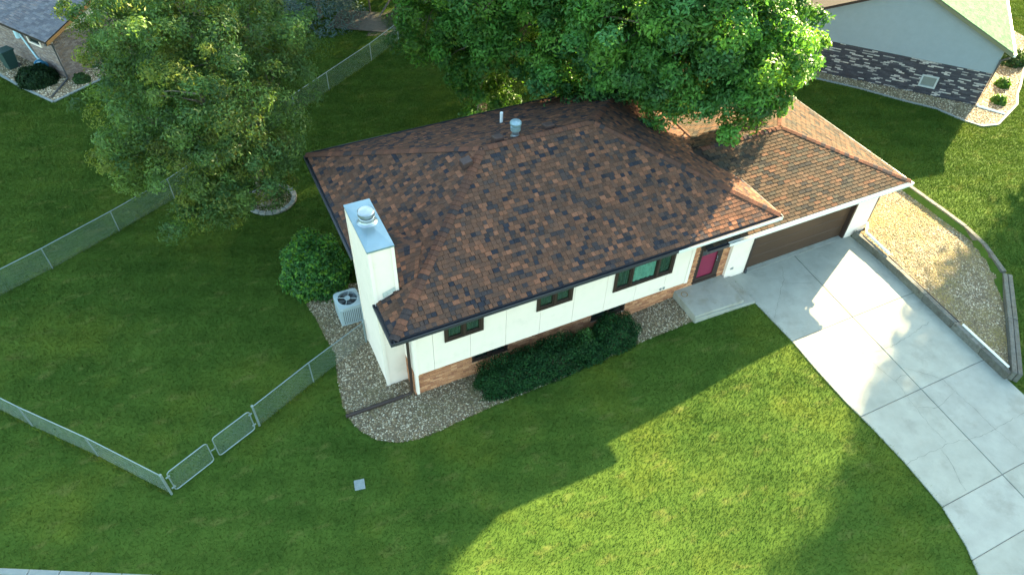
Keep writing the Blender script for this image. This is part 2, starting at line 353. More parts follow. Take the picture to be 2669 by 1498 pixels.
# bricks: front strip + left return + around the door
DOOR = (10.74, 11.82, .80, 2.86); BWS = [(2.0, 3.30, .62, 1.26), (6.48, 7.86, .60, 1.26)]
bw = MB()
for (a, b, c, d) in holes_rects(.012, 12.14, -.1, 3.2, BWS + [DOOR]): bw.box(a, b, .302, .348, c, d)
bw.box(.012, .05, .302, 1.2, -.1, 1.34)
bw = bw.build('brick_wall', M_mortar, house)
BCOL = [(.36, .20, .12), (.42, .25, .15), (.46, .28, .17), (.33, .18, .11), (.50, .33, .21), (.38, .22, .14), (.28, .15, .10)]
def brick_list(o, u, n, L, z0, z1, holes, bl=.2, bh=.068, g=.010):
    out = []; r = 0; z = z0
    while z < z1 - bh * .5:
        a = -(bl + g) / 2 * (r % 2)
        while a < L:
            p, q = max(a, 0), min(a + bl, L)
            if q - p > .03:
                bad = False
                for h in holes:
                    if z + bh > h[2] + .01 and z < h[3] - .01 and q > h[0] and p < h[1]:
                        if p < h[0]: q = h[0]
                        elif q > h[1]: p = h[1]
                        else: bad = True
                        if q - p < .03: bad = True
                if not bad: out.append((p, q, z, min(z + bh, z1)))
            a += bl + g
        z += bh + g; r += 1
    return out
BCOL = [(a * 1.12, b * .86, c * .72) for a, b, c in BCOL]
def lay_bricks(parent, walls, cols, mt, depth, nmax=300, full=.2):
    """walls: (origin, u, n, L, z0, z1, holes, bl, bh)"""
    allb = []
    for o, u, n, L, z0, z1, holes, bl, bh in walls:
        for p, q, c, d in brick_list(o, u, n, L, z0, z1, holes, bl, bh):
            ctr = np.array([o[0] + u[0] * (p + q) / 2, o[1] + u[1] * (p + q) / 2, (c + d) / 2])
            allb.append((np.linalg.norm(ctr - CAM) + (30 if (2.3 < ctr[0] < 7.6 and ctr[1] < 1) else 0), o, u, n, p, q, c, d, bl, bh))
    allb.sort(key=lambda t: t[0])
    cache = {}; stuff = MB(); k = 0
    for _, o, u, n, p, q, c, d, bl, bh in allb:
        ci = random.randrange(len(cols)); pr = random.choice((0, 0, .003, .006))
        if k < nmax and abs((q - p) - bl) < .001 and abs((d - c) - bh) < .001:
            key = (ci, bl, bh)
            if key not in cache:
                mm = MB(); mm.box(-bl / 2, bl / 2, -depth, .01, -bh / 2, bh / 2, cols[ci]); cache[key] = npmesh('brick', mm.v, mm.f, mt, np.array(mm.c))
            ob = bpy.data.objects.new('brick', cache[key])
            ob.location = (o[0] + u[0] * (p + q) / 2 + n[0] * pr, o[1] + u[1] * (p + q) / 2 + n[1] * pr, (c + d) / 2)
            ob.rotation_euler = (0, 0, math.atan2(u[1], u[0])); put(ob, parent); k += 1
        else: stuff.obox(o, u, n, p, q, -.01, depth + pr, c, d, cols[ci])
    if stuff.v: tag(stuff.build('brickwork', mt, parent), kind='stuff')
lay_bricks(bw, [((0, .302), (1, 0), (0, -1), 12.14, .0, 3.15, BWS + [DOOR, (0, 10.19, 1.345, 9)], .2, .068),
                ((.012, 1.2), (0, -1), (-1, 0), .9, .0, 1.33, [], .2, .068)], BCOL, M_brick, .018, 240)
# windows
def window(x0, x1, z0, z1, cuts, curt, y=0.0, fr=.09, parent=house):
    m = MB(); m.box(x0, x1, y - .035, y + .05, z0, z0 + fr); m.box(x0, x1, y - .035, y + .05, z1 - fr, z1)
    m.box(x0, x0 + fr, y - .035, y + .05, z0 + fr, z1 - fr); m.box(x1 - fr, x1, y - .035, y + .05, z0 + fr, z1 - fr)
    xs = [x0 + fr] + cuts + [x1 - fr]
    wdw = m.build('window', M_brown, parent)
    for i, (a, b) in enumerate(zip(xs[:-1], xs[1:])):
        mm = MB()
        if i: mm.box(a - .035, a + .035, y - .045, y + .05, z0 + fr, z1 - fr); mm.build('mullion', M_brown, wdw)
        a2, b2 = a + (.036 if i else .001), b - (.036 if i < len(xs) - 2 else .001); s = .045 if curt[i] == 0 else .02
        mm = MB(); mm.box(a2, b2, y - .01, y + .03, z0 + fr, z0 + fr + s); mm.box(a2, b2, y - .01, y + .03, z1 - fr - s, z1 - fr); mm.box(a2, a2 + s, y - .01, y + .03, z0 + fr + s, z1 - fr - s); mm.box(b2 - s, b2, y - .01, y + .03, z0 + fr + s, z1 - fr - s)
        mm.build('sash', M_brown, wdw)
        # pleated curtain just behind thin clear glazing bars (the glass is modelled as its reflective front)
        n = 36; V = []; Fc = []
        for j in range(n + 1):
            t = j / n; x = a2 + s + (b2 - a2 - 2 * s) * t; yy = y + .05 + .018 * math.sin(t * n * .9 + random.random()) 
            gap = .02 if abs(t - .5) < .02 else 0
            V += [(x, yy + gap, z0 + fr + s + .03), (x, yy + gap, z1 - fr - s)]
            if j: Fc.append([2 * j - 2, 2 * j, 2 * j + 1, 2 * j - 1])
        nobj('curtain', V, Fc, M_curtain2 if curt[i] else M_curtain, wdw)
        mm = MB(); mm.add([(a2 + s, y + .014, z0 + fr + s), (b2 - s, y + .014, z0 + fr + s), (b2 - s, y + .014, z1 - fr - s), (a2 + s, y + .014, z1 - fr - s)], [[0, 1, 2, 3]]); mm.build('pane', M_pane, wdw)
    mm = MB(); mm.box(x0 + .01, x1 - .01, y + .09, y + .11, z0 + .01, z1 - .01); mm.build('dark_room_sheet', M_acd, wdw)  # dark sheet standing in for the unlit room behind the curtains
M_pane = bpy.data.materials.new('clear_glass'); M_pane.use_nodes = True
_n = M_pane.node_tree; _g = _n.nodes.new('ShaderNodeBsdfGlossy'); _g.inputs['Roughness'].default_value = .03; _t = _n.nodes.new('ShaderNodeBsdfTransparent'); _t.inputs[0].default_value = (.75, .85, .82, 1)
_fz = _n.nodes.new('ShaderNodeLayerWeight'); _fz.inputs[0].default_value = .25; _m = _n.nodes.new('ShaderNodeMixShader'); _n.links.new(_fz.outputs['Facing'], _m.inputs[0]); _n.links.new(_t.outputs[0], _m.inputs[1]); _n.links.new(_g.outputs[0], _m.inputs[2]); _n.links.new(_m.outputs[0], _n.nodes['Material Output'].inputs['Surface'])
window(*WINS[0], [1.63], [0, 0]); window(*WINS[1], [4.76], [0, 0]); window(*WINS[2], [7.66, 8.70], [0, 1, 0])
for b in BWS: window(b[0], b[1], b[2], b[3], [(b[0] + b[1]) / 2], [0, 0], y=.34, fr=.06)
# entry door
m = MB(); x0, x1, z0, z1 = DOOR
m.box(x0, x0 + .08, .28, .36, z0, z1); m.box(x1 - .20, x1, .28, .36, z0, z1); m.box(x0 + .08, x1 - .2, .28, .36, z1 - .08, z1); m.box(x0, x1, .24, .30, z0 - .04, z0 + .05)
df = m.build('door', M_brown, house)
m = MB(); m.box(x0 + .08, x1 - .2, .315, .345, z0 + .05, z1 - .08); m.build('door_leaf', M_door, df)
m = MB(); a, b = x0 + .08, x1 - .2
m.box(a, b, .27, .285, z0 + .05, z0 + .20); m.box(a, a + .045, .27, .285, z0 + .2, z1 - .1); m.box(b - .045, b, .27, .285, z0 + .2, z1 - .1)
m.build('storm_door_frame', M_brown, df)
m = MB(); m.box(a + .045, b - .045, .30, .312, 2.06, z1 - .1); m.build('door_window', M_glass2, df)
m = MB(); m.box(b - .035, b - .01, .24, .27, 1.75, 1.87); m.lathe((b - .022, .25, 1.65), [(.0, 0), (.025, .01), (.025, .04), (0, .05)], 8); m.build('handle', M_metal, df)
m = MB(); m.box(10.24, 10.36, .27, .30, 2.36, 2.46); m.build('house_bell', M_white, house)
m = MB(); m.box(9.0, 9.07, -.03, 0, 1.42, 1.52); m.box(9.14, 9.2, -.03, 0, 1.42, 1.52); m.build('outlet_cover', M_metal, house)
m = MB(); m.box(12.35, 12.46, .14, .17, .98, 1.06); m.build('outlet_cover', M_metal, house)
# garage walls
m = MB(); m.box(12.14, 13.08, .17, .36, .45, 3.1); m.build('garage_panel', M_siding, house)
m = MB(); m.box(18.06, 19.08, .12, .36, .45, 3.1); m.build('garage_panel', M_siding, house)
m = MB(); m.box(12.2, 18.985, .37, 6.3, .45, 3.2); m.box(13.08, 18.06, .28, .36, 2.70, 3.1); m.build('garage_wall', M_siding, house)
gd = MB(); gd.box(13.08, 13.16, .13, .40, .50, 2.75); gd.box(17.98, 18.06, .13, .40, .50, 2.75); gd.box(13.16, 17.98, .13, .30, 2.66, 2.75)
gd = gd.build('garage_door', M_brown, house)
for r in range(4):
    z = .56 + r * .525
    m = MB(); m.box(13.16, 17.98, .30, .34, z + .004, z + .521)
    bevel(m.build('door_section', M_gdoor, gd), .008)
m = MB(); m.box(13.0, 18.15, .10, .40, .44, .556); m.build('garage_sill', M_conc2, house)
m = MB(); m.box(13.09, 13.16, .08, .13, .50, .72); m.build('bottom_seal', M_acd, gd)
# roofs
PIT = (ZR - ZE) / ((YE1 - YE0) / 2); TH = math.atan(PIT)
ym = (YE0 + YE1) / 2; HW = (YE1 - YE0) / 2; DZ = .035
def deckpt(x, y, z): return (x, y, z - DZ)
A, B, C_, D = (XE0, YE0, ZE), (XE1, YE0, ZE), (XE1, YE1, ZE), (XE0, YE1, ZE); R1 = (XE0 + HW, ym, ZR); R2 = (XE1 - HW, ym, ZR)
P = [deckpt(*p) for p in (A, B, C_, D, R1, R2)] + [(XE0 + .02, YE0 + .02, ZE - .17), (XE1 - .02, YE0 + .02, ZE - .17), (XE1 - .02, YE1 - .02, ZE - .17), (XE0 + .02, YE1 - .02, ZE - .17)]
roof = nobj('roof', P, [[0, 1, 5, 4], [1, 2, 5], [2, 3, 4, 5], [3, 0, 4], [6, 9, 8, 7], [0, 6, 7, 1], [1, 7, 8, 2], [2, 8, 9, 3], [3, 9, 6, 0]], M_felt, house)
GTH = math.atan(GP); ghw = (GY1 - GY0) / 2; gym = (GY0 + GY1) / 2; GZR = GZE + GP * ghw; GX0 = 10.22
P = [(GX0, GY0, GZE - DZ), (GXE, GY0, GZE - DZ), (GXE, GY1, GZE - DZ), (GX0, GY1, GZE - DZ), (GX0, gym, GZR - DZ), (GXE - ghw, gym, GZR - DZ), (GX0, GY0 + .02, GZE - .16), (GXE - .02, GY0 + .02, GZE - .16), (GXE - .02, GY1 - .02, GZE - .16), (GX0, GY1 - .02, GZE - .16)]
groof = nobj('garage_roof', P, [[0, 1, 5, 4], [1, 2, 5], [2, 3, 4, 5], [6, 9, 8, 7], [0, 6, 7, 1], [1, 7, 8, 2], [2, 8, 9, 3], [0, 4, 3, 9, 6]], M_felt, house)
MAINC = [((.122, .063, .042), 26), ((.106, .058, .041), 26), ((.090, .053, .039), 22), ((.205, .091, .055), 9), ((.160, .076, .048), 13), ((.048, .040, .041), 12), ((.064, .046, .041), 13), ((.030, .030, .037), 8)]
GARC = [((.090, .060, .041), 22), ((.074, .054, .038), 22), ((.062, .048, .036), 14), ((.112, .063, .041), 12), ((.056, .050, .040), 12), ((.034, .032, .030), 8)]
def pick(cl):
    t = random.random() * sum(w for _, w in cl)
    for c, wgt in cl:
        t -= wgt
        if t < 0: return c
    return cl[-1][0]
ROWH = .145
class Face:
    def __init__(s, a, b, up, il, ir, vmax): s.a = Vector(a); s.u = (Vector(b) - Vector(a)); s.L = s.u.length; s.u.normalize(); s.s = Vector(up).normalized(); s.il = il; s.ir = ir; s.vm = vmax; s.n = s.u.cross(s.s).normalized()
def tabs(face, wlo, whi, cl, keep=None, streak=0.0):
    out = []; r = 0; v = 0.0
    while v < face.vm - .02:
        lo = face.il * (v + ROWH * .5); hi = face.L - face.ir * (v + ROWH * .5)
        a = lo - random.uniform(0, whi) if wlo != whi else lo - (lo % whi) + (-whi / 2 if r % 2 else 0) - (whi if r % 2 == 0 else 0)
        if wlo == whi: a = math.floor(lo / whi) * whi - (whi / 2 if r % 2 else 0)
        while a < hi:
            wd = random.uniform(wlo, whi); p, q = max(a, lo), min(a + wd, hi); a += wd
            if q - p < .03: continue
            vt = min(v + ROWH + .012, face.vm)
            ctr = face.a + face.u * (p + q) / 2 + face.s * (v + ROWH / 2)
            if keep and not keep(ctr): continue
            c = pick(cl); f = random.uniform(.85, 1.15); th = random.uniform(.008, .015)
            out.append((ctr, p, q, v, vt, (c[0] * f, c[1] * f, c[2] * f), th))
        v += ROWH; r += 1
    return out
def tabverts(face, p, q, v, vt, th, g=.004):
    P = lambda u, vv, h: face.a + face.u * u + face.s * vv + face.n * h
    p += g; q -= g
    return [P(p, v, -.02), P(q, v, -.02), P(q, v, th), P(p, v, th), P(q, vt, -.003), P(p, vt, -.003), P(q, vt, -.02), P(p, vt, -.02)]
TABF = [[0, 1, 2, 3], [3, 2, 4, 5], [1, 6, 4, 2], [0, 3, 5, 7]]
cth = math.cos(TH); slen = HW / cth
notchim = lambda c: not (c.x < .06 and .97 < c.y < 3.22)
faces = [Face(A, B, (0, math.cos(TH), math.sin(TH)), cth, cth, slen), Face(B, C_, (-math.cos(TH), 0, math.sin(TH)), cth, cth, slen),
         Face(C_, D, (0, -math.cos(TH), math.sin(TH)), cth, cth, slen), Face(D, A, (math.cos(TH), 0, math.sin(TH)), cth, cth, slen)]
alltabs = []
for i, f in enumerate(faces):
    for t in tabs(f, .12, .22, MAINC, notchim if i == 3 else None): alltabs.append((np.linalg.norm(np.array(t[0]) - CAM), f, t))
order = sorted(range(len(alltabs)), key=lambda i: alltabs[i][0])
NSH = 300; cache = {}
stuff = MB(); k = 0
for i in order:
    _, f, (ctr, p, q, v, vt, c, th) = alltabs[i]
    if k < NSH and f is faces[0] and q - p > .085:
        wq = round((q - p) / .03) * .03; ci = min(range(len(MAINC)), key=lambda j: sum((MAINC[j][0][x] - c[x]) ** 2 for x in range(3)))
        key = (wq, ci)
        if key not in cache:
            vv = [(Vector(pt) - (f.a)) for pt in tabverts(f, 0, wq, 0, ROWH + .012, .015)]
            cache[key] = npmesh('shingle', [tuple(x) for x in vv], TABF, M_shingle, np.tile(np.array(MAINC[ci][0]), (8, 1)))
        o = bpy.data.objects.new('shingle', cache[key]); o.location = f.a + f.u * ((p + q) / 2 - wq / 2) + f.s * v + f.n * (th - .015); put(o, roof); k += 1
    else: stuff.add(tabverts(f, p, q, v, vt, th), TABF, c)
tag(stuff.build('shingles', M_shingle, roof), kind='stuff')
gc = math.cos(GTH); gsl = ghw / gc
stuff = MB()
gfaces = [Face((GX0, GY0, GZE), (GXE, GY0, GZE), (0, gc, math.sin(GTH)), 0, gc, gsl), Face((GXE, GY0, GZE), (GXE, GY1, GZE), (-gc, 0, math.sin(GTH)), gc, gc, gsl), Face((GXE, GY1, GZE), (GX0, GY1, GZE), (0, -gc, math.sin(GTH)), gc, 0, gsl)]
for f in gfaces:
    for (ctr, p, q, v, vt, c, th) in tabs(f, .29, .29, GARC, lambda c: not (c.x < 12.3 and c.y > .4)): stuff.add(tabverts(f, p, q, v, vt, th + .003, .010), TABF, c)
tag(stuff.build('shingles', M_shingle, groof), kind='stuff')
# hip and ridge caps
CAPC = [((.108, .054, .038), 10), ((.130, .060, .041), 8), ((.092, .050, .038), 8), ((.05, .040, .040), 6), ((.16, .072, .047), 3)]
def caps(a, b, n1, n2, parent, step=.17, wd=.15):
    a, b = Vector(a), Vector(b); d = (b - a); L = d.length; d.normalize(); n1, n2 = Vector(n1).normalized(), Vector(n2).normalized()
    t1 = d.cross(n1).normalized(); t2 = d.cross(n2).normalized()
    up = (n1 + n2).normalized()
    if t1.dot(n2) > 0: t1 = -t1
    if t2.dot(n1) > 0: t2 = -t2
    k = int(L / step)
    for i in range(k):
        s0 = i * step; s1 = min(s0 + step + .03, L); c = pick(CAPC); V = []
        for s, h in ((s0, .034), (s1, .016)):
            q = a + d * s
            V += [q + t1 * wd + n1 * h, q + up * (h + .012), q + t2 * wd + n2 * h]
        for V0 in list(V[:3]): V.append(V0 - up * .03)
        o = nobj('ridge_cap', [tuple(x) for x in V], [[0, 1, 4, 3], [1, 2, 5, 4], [6, 7, 1, 0], [7, 8, 2, 1]], M_shingle, parent, np.tile(np.array(c), (9, 1)))
fn = [f.n for f in faces]
for a, b, n1, n2 in ((A, R1, fn[0], fn[3]), (B, R2, fn[0], fn[1]), (D, R1, fn[2], fn[3]), (C_, R2, fn[1], fn[2]), (R1, R2, fn[0], fn[2])): caps(a, b, n1, n2, roof)
gn = [f.n for f in gfaces]
caps((GXE, GY0, GZE), (GXE - ghw, gym, GZR), gn[0], gn[1], groof, .19, .13); caps((GXE, GY1, GZE), (GXE - ghw, gym, GZR), gn[1], gn[2], groof, .19, .13); caps((12.3, gym, GZR), (GXE - ghw, gym, GZR), gn[0], gn[2], groof, .19, .13)
# cricket behind the chimney
cz = lambda x: ZE + PIT * (x - XE0)
cr = nobj('cricket', [(.02, 1.0, cz(.02) + .02), (.02, 2.1, cz(.02) + .48), (.02, 3.2, cz(.02) + .02), (1.2, 2.1, cz(1.2) + .03), (.55, 1.0, cz(.55)), (.55, 3.2, cz(.55))], [[0, 4, 3, 1], [1, 3, 5, 2]], M_felt, roof)
def cricket_tabs():
    m = MB()
    for side, ya in ((0, 1.0), (1, 3.2)):
        a0, a1, t0, t1 = Vector((.02, ya, cz(.02) + .02)), Vector((.62, ya, cz(.62) + .01)), Vector((.02, 2.1, cz(.02) + .48)), Vector((1.2, 2.1, cz(1.2) + .03))
        n = 8
        for r in range(n):
            v0, v1 = r / n, (r + 1) / n
            for c in range(6):
                u0, u1 = c / 6, (c + 1) / 6
                P = lambda u, v: (a0.lerp(a1, u)).lerp(t0.lerp(t1, u), v)
                up = Vector((0, 0, .022))
                m.add([P(u0, v0), P(u1, v0), P(u1, v0) + up, P(u0, v0) + up, P(u1, v1) + up * .3, P(u0, v1) + up * .3], [[0, 1, 2, 3], [3, 2, 4, 5]] if side == 0 else [[1, 0, 3, 2], [2, 3, 5, 4]], pick(MAINC))
    m.build('cricket_shingles', M_shingle, roof)
cricket_tabs()
# gutters, fascia
def gutter(name, a, b, out, mt, z, parent=house, d=.12, h=.12):
    a, b, out = Vector((*a, 0)), Vector((*b, 0)), Vector((*out, 0)); m = MB(); u = (b - a).normalized(); L = (b - a).length
    n = (out.x, out.y); o = (a.x, a.y); uu = (u.x, u.y)
    m.obox(o, uu, n, 0, L, .0, .015, z - h, z); m.obox(o, uu, n, 0, L, d - .015, d, z - h, z); m.obox(o, uu, n, 0, L, .015, d - .015, z - h, z - h + .02)
    m.obox(o, uu, n, -.0, .01, .015, d - .015, z - h + .02, z - .002); m.obox(o, uu, n, L - .01, L, .015, d - .015, z - h + .02, z - .002)
    return m.build(name, mt, parent)
gutter('gutter', (XE0 - .0, YE0 - .005), (XE1, YE0 - .005), (0, -1), M_gutter, ZE - .015)
gutter('gutter', (XE0 - .005, 3.2), (XE0 - .005, YE1), (-1, 0), M_gutter, ZE - .015)
gutter('gutter', (XE0 - .005, YE0 - .12), (XE0 - .005, 1.0), (-1, 0), M_gutter, ZE - .015)
gutter('gutter', (XE0, YE1 + .005), (XE1, YE1 + .005), (0, 1), M_gutter, ZE - .015)
gutter('gutter', (10.2, GY0 - .005), (11.1, GY0 - .005), (0, -1), M_gutter, GZE - .015)
gutter('gutter', (11.1, GY0 - .005), (GXE + .06, GY0 - .005), (0, -1), M_gutterw, GZE - .015)
m = MB(); m.box(8.8, XE1 + .02, YE0 - .145, YE0 - .128, ZE - .15, ZE - .03); m.build('fascia', M_gutterw, house)  # pale strip over the dark gutter; its sunlit stretch is put into the colour
m = MB(); m.box(GXE + .003, GXE + .03, GY0 + .05, GY1, GZE - .15, GZE + .004); m.build('fascia', M_gutter, house)
m = MB(); m.box(XE1 + .003, XE1 + .028, YE0 - .125, 2.0, ZE - .15, ZE + .006); m.build('fascia', M_gutter, house)
# downspouts
m = MB(); m.tube([(-.10, .16, 3.8), (-.10, .22, 3.4), (-.10, .30, .22), (-.16, .33, .12), (-.40, .35, .09)], .05, 6); m.tube([(-.38, .35, .08), (-2.31, .36, .07)], .065, 6); m.build('downspout', M_brown, house)
m = MB(); m.tube([(19.15, -.35, 3.1), (19.115, .14, 2.8), (19.115, .16, 1.0)], .05, 6); m.build('downspout', M_brown, house)
m = MB(); m.tube([(19.115, .16, 1.0), (19.08, .06, .94), (18.75, -.25, .90), (18.62, -1.55, .90)], .05, 6); m.build('downspout_elbow', M_white, house)
m = MB(); m.box(18.9, 19.0, -.14, .16, 2.62, 2.72); m.build('flood_lamp', M_brown, house)
# chimney
ch = MB(); ch.box(-.70, .015, 1.01, 3.18, -.05, 5.90); ch = ch.build('chimney', M_siding, house)
m = MB(); m.box(-.725, -.62, .985, 1.008, -.05, 5.90); m.box(-.06, .04, .985, 1.008, 3.9, 5.90); m.box(-.725, -.702, 1.01, 1.10, -.05, 5.9); m.box(-.725, -.702, 3.1, 3.2, -.05, 5.9); m.build('corner_trim', M_trimw, ch)
m = MB(); m.box(-.735, .05, .975, 3.215, 5.90, 5.955); m.add([(-.735, .975, 5.956), (.05, .975, 5.956), (.05, 3.215, 5.956), (-.735, 3.215, 5.956), (-.34, 2.1, 6.0)], [[0, 1, 4], [1, 2, 4], [2, 3, 4], [3, 0, 4]]); m.build('chimney_cap', M_cap, ch)
m = MB(); o = (-.33, 2.20, 5.98)
m.lathe(o, [(.30, 0), (.23, .05), (.21, .07), (.21, .16), (.235, .17), (.235, .20), (.20, .21)], 24); m.build('flue', M_metal, ch, True)
m = MB(); m.lathe((o[0], o[1], o[2] + .21), [(.15, 0), (.15, .07), (.245, .075), (.245, .16), (.21, .185), (.0, .21)], 24); m.build('flue_cap', M_metal, ch)
m = MB(); m.add([(-.46, 1.0, cz(-.46) + .02), (.0, 1.0, cz(.0) + .02), (.0, 1.0, cz(.0) + .16), (-.46, 1.0, cz(-.46) + .22)], [[0, 1, 2, 3]]); m.build('flashing', mat('peeling_paint', (.42, .44, .40), .8, .35, 14), ch)
m = MB(); m.box(-.62, -.07, .99, 1.008, 2.0, 2.04); m.build('trim_band', M_trimw, ch)
# roof vents
bz = lambda y: ZE + PIT * (YE1 - y)
for (x, y, z, ax) in ((4.84, 4.62, bz(4.62), 0), (6.7, 4.62, bz(4.62), 0), (3.45, 4.0, cz(3.45), 1)):
    m = MB(); s = .17
    if ax == 0: m.add([(x - s, y - s, z - .05), (x + s, y - s, z - .05), (x + s, y + s, z - .15), (x - s, y + s, z - .15), (x - s, y - s, z + .24), (x + s, y - s, z + .24), (x + s, y + s, z + .16), (x - s, y + s, z + .16)], BOXF.tolist())
    else: m.add([(x - s, y - s, z - .15), (x + s, y - s, z - .05), (x + s, y + s, z - .05), (x - s, y + s, z - .15), (x - s, y - s, z + .16), (x + s, y - s, z + .24), (x + s, y + s, z + .24), (x - s, y + s, z + .16)], BOXF.tolist())
    bevel(m.build('roof_vent', M_vent, house), .02)
m = MB(); m.tube([(6.1, 7.0, bz(7.0) - .1), (6.1, 7.0, bz(7.0) + .42)], .06, 10); m.build('vent_pipe', M_white, house)
tz = bz(4.75); m = MB(); m.lathe((5.55, 4.75, tz - .08), [(.20, 0), (.14, .12), (.12, .16), (.12, .30)], 18); tv = m.build('flue_vent', M_metal, house)
m = MB(); m.lathe((5.55, 4.75, tz + .20), [(.13, .0), (.17, .03), (.17, .16), (.13, .19)], 18); m.build('vent_collar', M_cap, tv)
m = MB(); m.lathe((5.55, 4.75, tz + .41), [(.12, 0), (.19, .02), (.20, .10), (.17, .14), (0, .16)], 18); m.build('vent_cap', M_cap, tv)
# ------------------------------------------------------------------ entry stoop
st = thing('entry_stoop', 'low grey concrete stoop slab before the crimson front door', 'stoop', (11, -.5, .4))
m = MB(); m.prism([(9.98, .29), (9.95, -1.08), (12.05, -1.16), (12.1, .29)], .1, .72); bevel(m.build('slab', M_conc2, st), .02, 2)
m = MB(); m.prism([(12.1, .16), (12.052, -1.158), (9.97, -1.085), (9.965, -1.12), (12.47, -1.30), (12.43, .16)], .1, .62); bevel(m.build('step', M_conc2, st), .015)
m = MB(); m.lathe((10.22, -.02, .722), [(.10, 0), (.115, .002), (.13, 0)], 20); m.f.pop(); m.build('rust_ring', mat('rust_stain', (.26, .16, .06), .9, .3, 9), st)
# ------------------------------------------------------------------ gravel beds
PEBC = np.array([(.88, .80, .66)]) * np.array([(.42, .37, .28), (.30, .25, .18), (.20, .16, .11), (.55, .50, .42), (.13, .10, .07), (.33, .24, .15), (.70, .66, .58), (.20, .17, .13), (.16, .13, .09), (.26, .20, .13)])
OCT = np.array([(1, 0, 0), (0, 1, 0), (-1, 0, 0), (0, -1, 0), (0, 0, 1)], float); OCTF = np.array([[0, 1, 4], [1, 2, 4], [2, 3, 4], [3, 0, 4]])
def pebbles(name, poly, dens, zf, label, smin=.018, smax=.045, parent=None, tone=1.0, mt=None):
    xs = [p[0] for p in poly]; ys = [p[1] for p in poly]; n = int((max(xs) - min(xs)) * (max(ys) - min(ys)) * dens)
    x = rng.uniform(min(xs), max(xs), n); y = rng.uniform(min(ys), max(ys), n); k = inpoly(x, y, poly); x, y = x[k], y[k]; n = len(x)
    z = zf(x, y); s = rng.uniform(smin, smax, n); th = rng.uniform(0, 6.28, n)
    V = np.repeat(OCT[None], n, 0) * (s[:, None] * np.stack([np.ones(n), rng.uniform(.55, 1, n), rng.uniform(.5, .9, n)], -1))[:, None, :]
    V += rng.normal(0, .004, V.shape)
    c, sn = np.cos(th)[:, None], np.sin(th)[:, None]
    W = np.stack([V[..., 0] * c - V[..., 1] * sn + x[:, None], V[..., 0] * sn + V[..., 1] * c + y[:, None], V[..., 2] + z[:, None]], -1)
    Fc = (OCTF[None] + 5 * np.arange(n)[:, None, None]).reshape(-1, 3)
    cc = PEBC[rng.integers(0, len(PEBC), n)] * rng.uniform(.7, 1.25, n)[:, None] * tone
    o = nobj(name, W.reshape(-1, 3), Fc, mt or M_peb, parent, np.repeat(cc, 5, 0)); return tag(o, label if parent is None else None, 'gravel' if parent is None else None, kind='stuff')
def sheet(name, poly, zoff, mt, fixed=None):
    m = MB(); n = len(poly)
    z = [(gz(*p) if fixed is None else fixed) for p in poly]
    me = nobj(name, [(p[0], p[1], zz + zoff) for p, zz in zip(poly, z)], [list(range(n))], mt); return tag(me, kind='structure')
def fan(name, poly, zfun, mt, step=.4):
    """soil sheet following the ground"""
    xs = np.arange(min(p[0] for p in poly), max(p[0] for p in poly) + step, step); ys = np.arange(min(p[1] for p in poly), max(p[1] for p in poly) + step, step)
    import bmesh
    from mathutils.geometry import delaunay_2d_cdt
    pts = [Vector(p) for p in poly]; n = len(pts)
    Xg, Yg = np.meshgrid(xs, ys); k = inpoly(Xg.ravel(), Yg.ravel(), poly); pts += [Vector((a, b)) for a, b in zip(Xg.ravel()[k], Yg.ravel()[k])]
    v, e, f, *_ = delaunay_2d_cdt(pts, [(i, (i + 1) % n) for i in range(n)], [list(range(n))], 1, 1e-5)
    return tag(nobj(name, [(p.x, p.y, float(zfun(p.x, p.y))) for p in v], [list(x) for x in f], mt), kind='structure')
fan('front_bed_soil', BED_F, lambda x, y: ground(x, y) + .012, M_dirt)
pebbles('gravel', BED_F, 900, lambda x, y: ground(x, y) + .012, 'river pebbles in the curved bed along the front wall and chimney')
fan('side_bed_soil', [(p[0], p[1]) for p in BED_R], lambda x, y: .72 + 0 * x, M_dirt, 2)
pebbles('gravel', BED_R, 700, lambda x, y: .72 + 0 * x, 'river pebbles in the timber edged bed beside the driveway', tone=1.02, mt=M_peb2)
fan('neighbour_bed_soil', BED_NR, lambda x, y: ground(x, y) + .02, M_dirt, 1)
pebbles('gravel', BED_NR, 350, lambda x, y: ground(x, y) + .02, 'tan pebbles at the foot of the dark brick wall', .03, .06)
fan('far_bed_soil', BED_NL, lambda x, y: ground(x, y) + .02, M_dirt, 1)
pebbles('gravel', BED_NL, 350, lambda x, y: ground(x, y) + .02, 'pale pebbles round the corner of the brick house', .03, .06, tone=1.25)
# timbers
def timber(parent, a, b, z0, z1, wd=.17, name='timber'):
    a, b = Vector(a), Vector(b); u = (b - a).normalized(); L = (b - a).length; n = (-u.y, u.x); t = random.uniform(.75, 1.2)
    m = MB(); m.obox(a, u, n, .006, L - .006, -wd / 2, wd / 2, z0, z1 + random.uniform(-.008, .008), (t, t, t * random.uniform(.95, 1.04))); return bevel(m.build(name, M_timber, parent), .015, 2)
te = thing('timber_edging', 'weathered timber edging between the driveway and the gravel bed', 'edging', (18.2, -4, .5))
dt = [(18.50, .05), (18.50, -1.0), (18.42, -2.35), (18.28, -3.7), (18.14, -5.15), (18.03, -6.4), (17.93, -7.55)]
for a, b in zip(dt[:-1], dt[1:]): timber(te, a, b, .45, .84, .18)
te2 = thing('timber_edging', 'weathered timber edging between the gravel bed and the neighbouring lawn', 'edging', (22.3, -2, .6))
bt = [(22.7, 6.8), (22.72, 4.0), (22.73, 1.3), (22.73, -.2), (22.7, -1.65), (22.5, -2.7), (21.85, -4.12)]
for a, b in zip(bt[:-1], bt[1:]): timber(te2, a, b, .5, .97, .18)
te3 = thing('timber_edging', 'pair of bleached timbers closing the gravel bed towards the street', 'edging', (20, -6, .6))
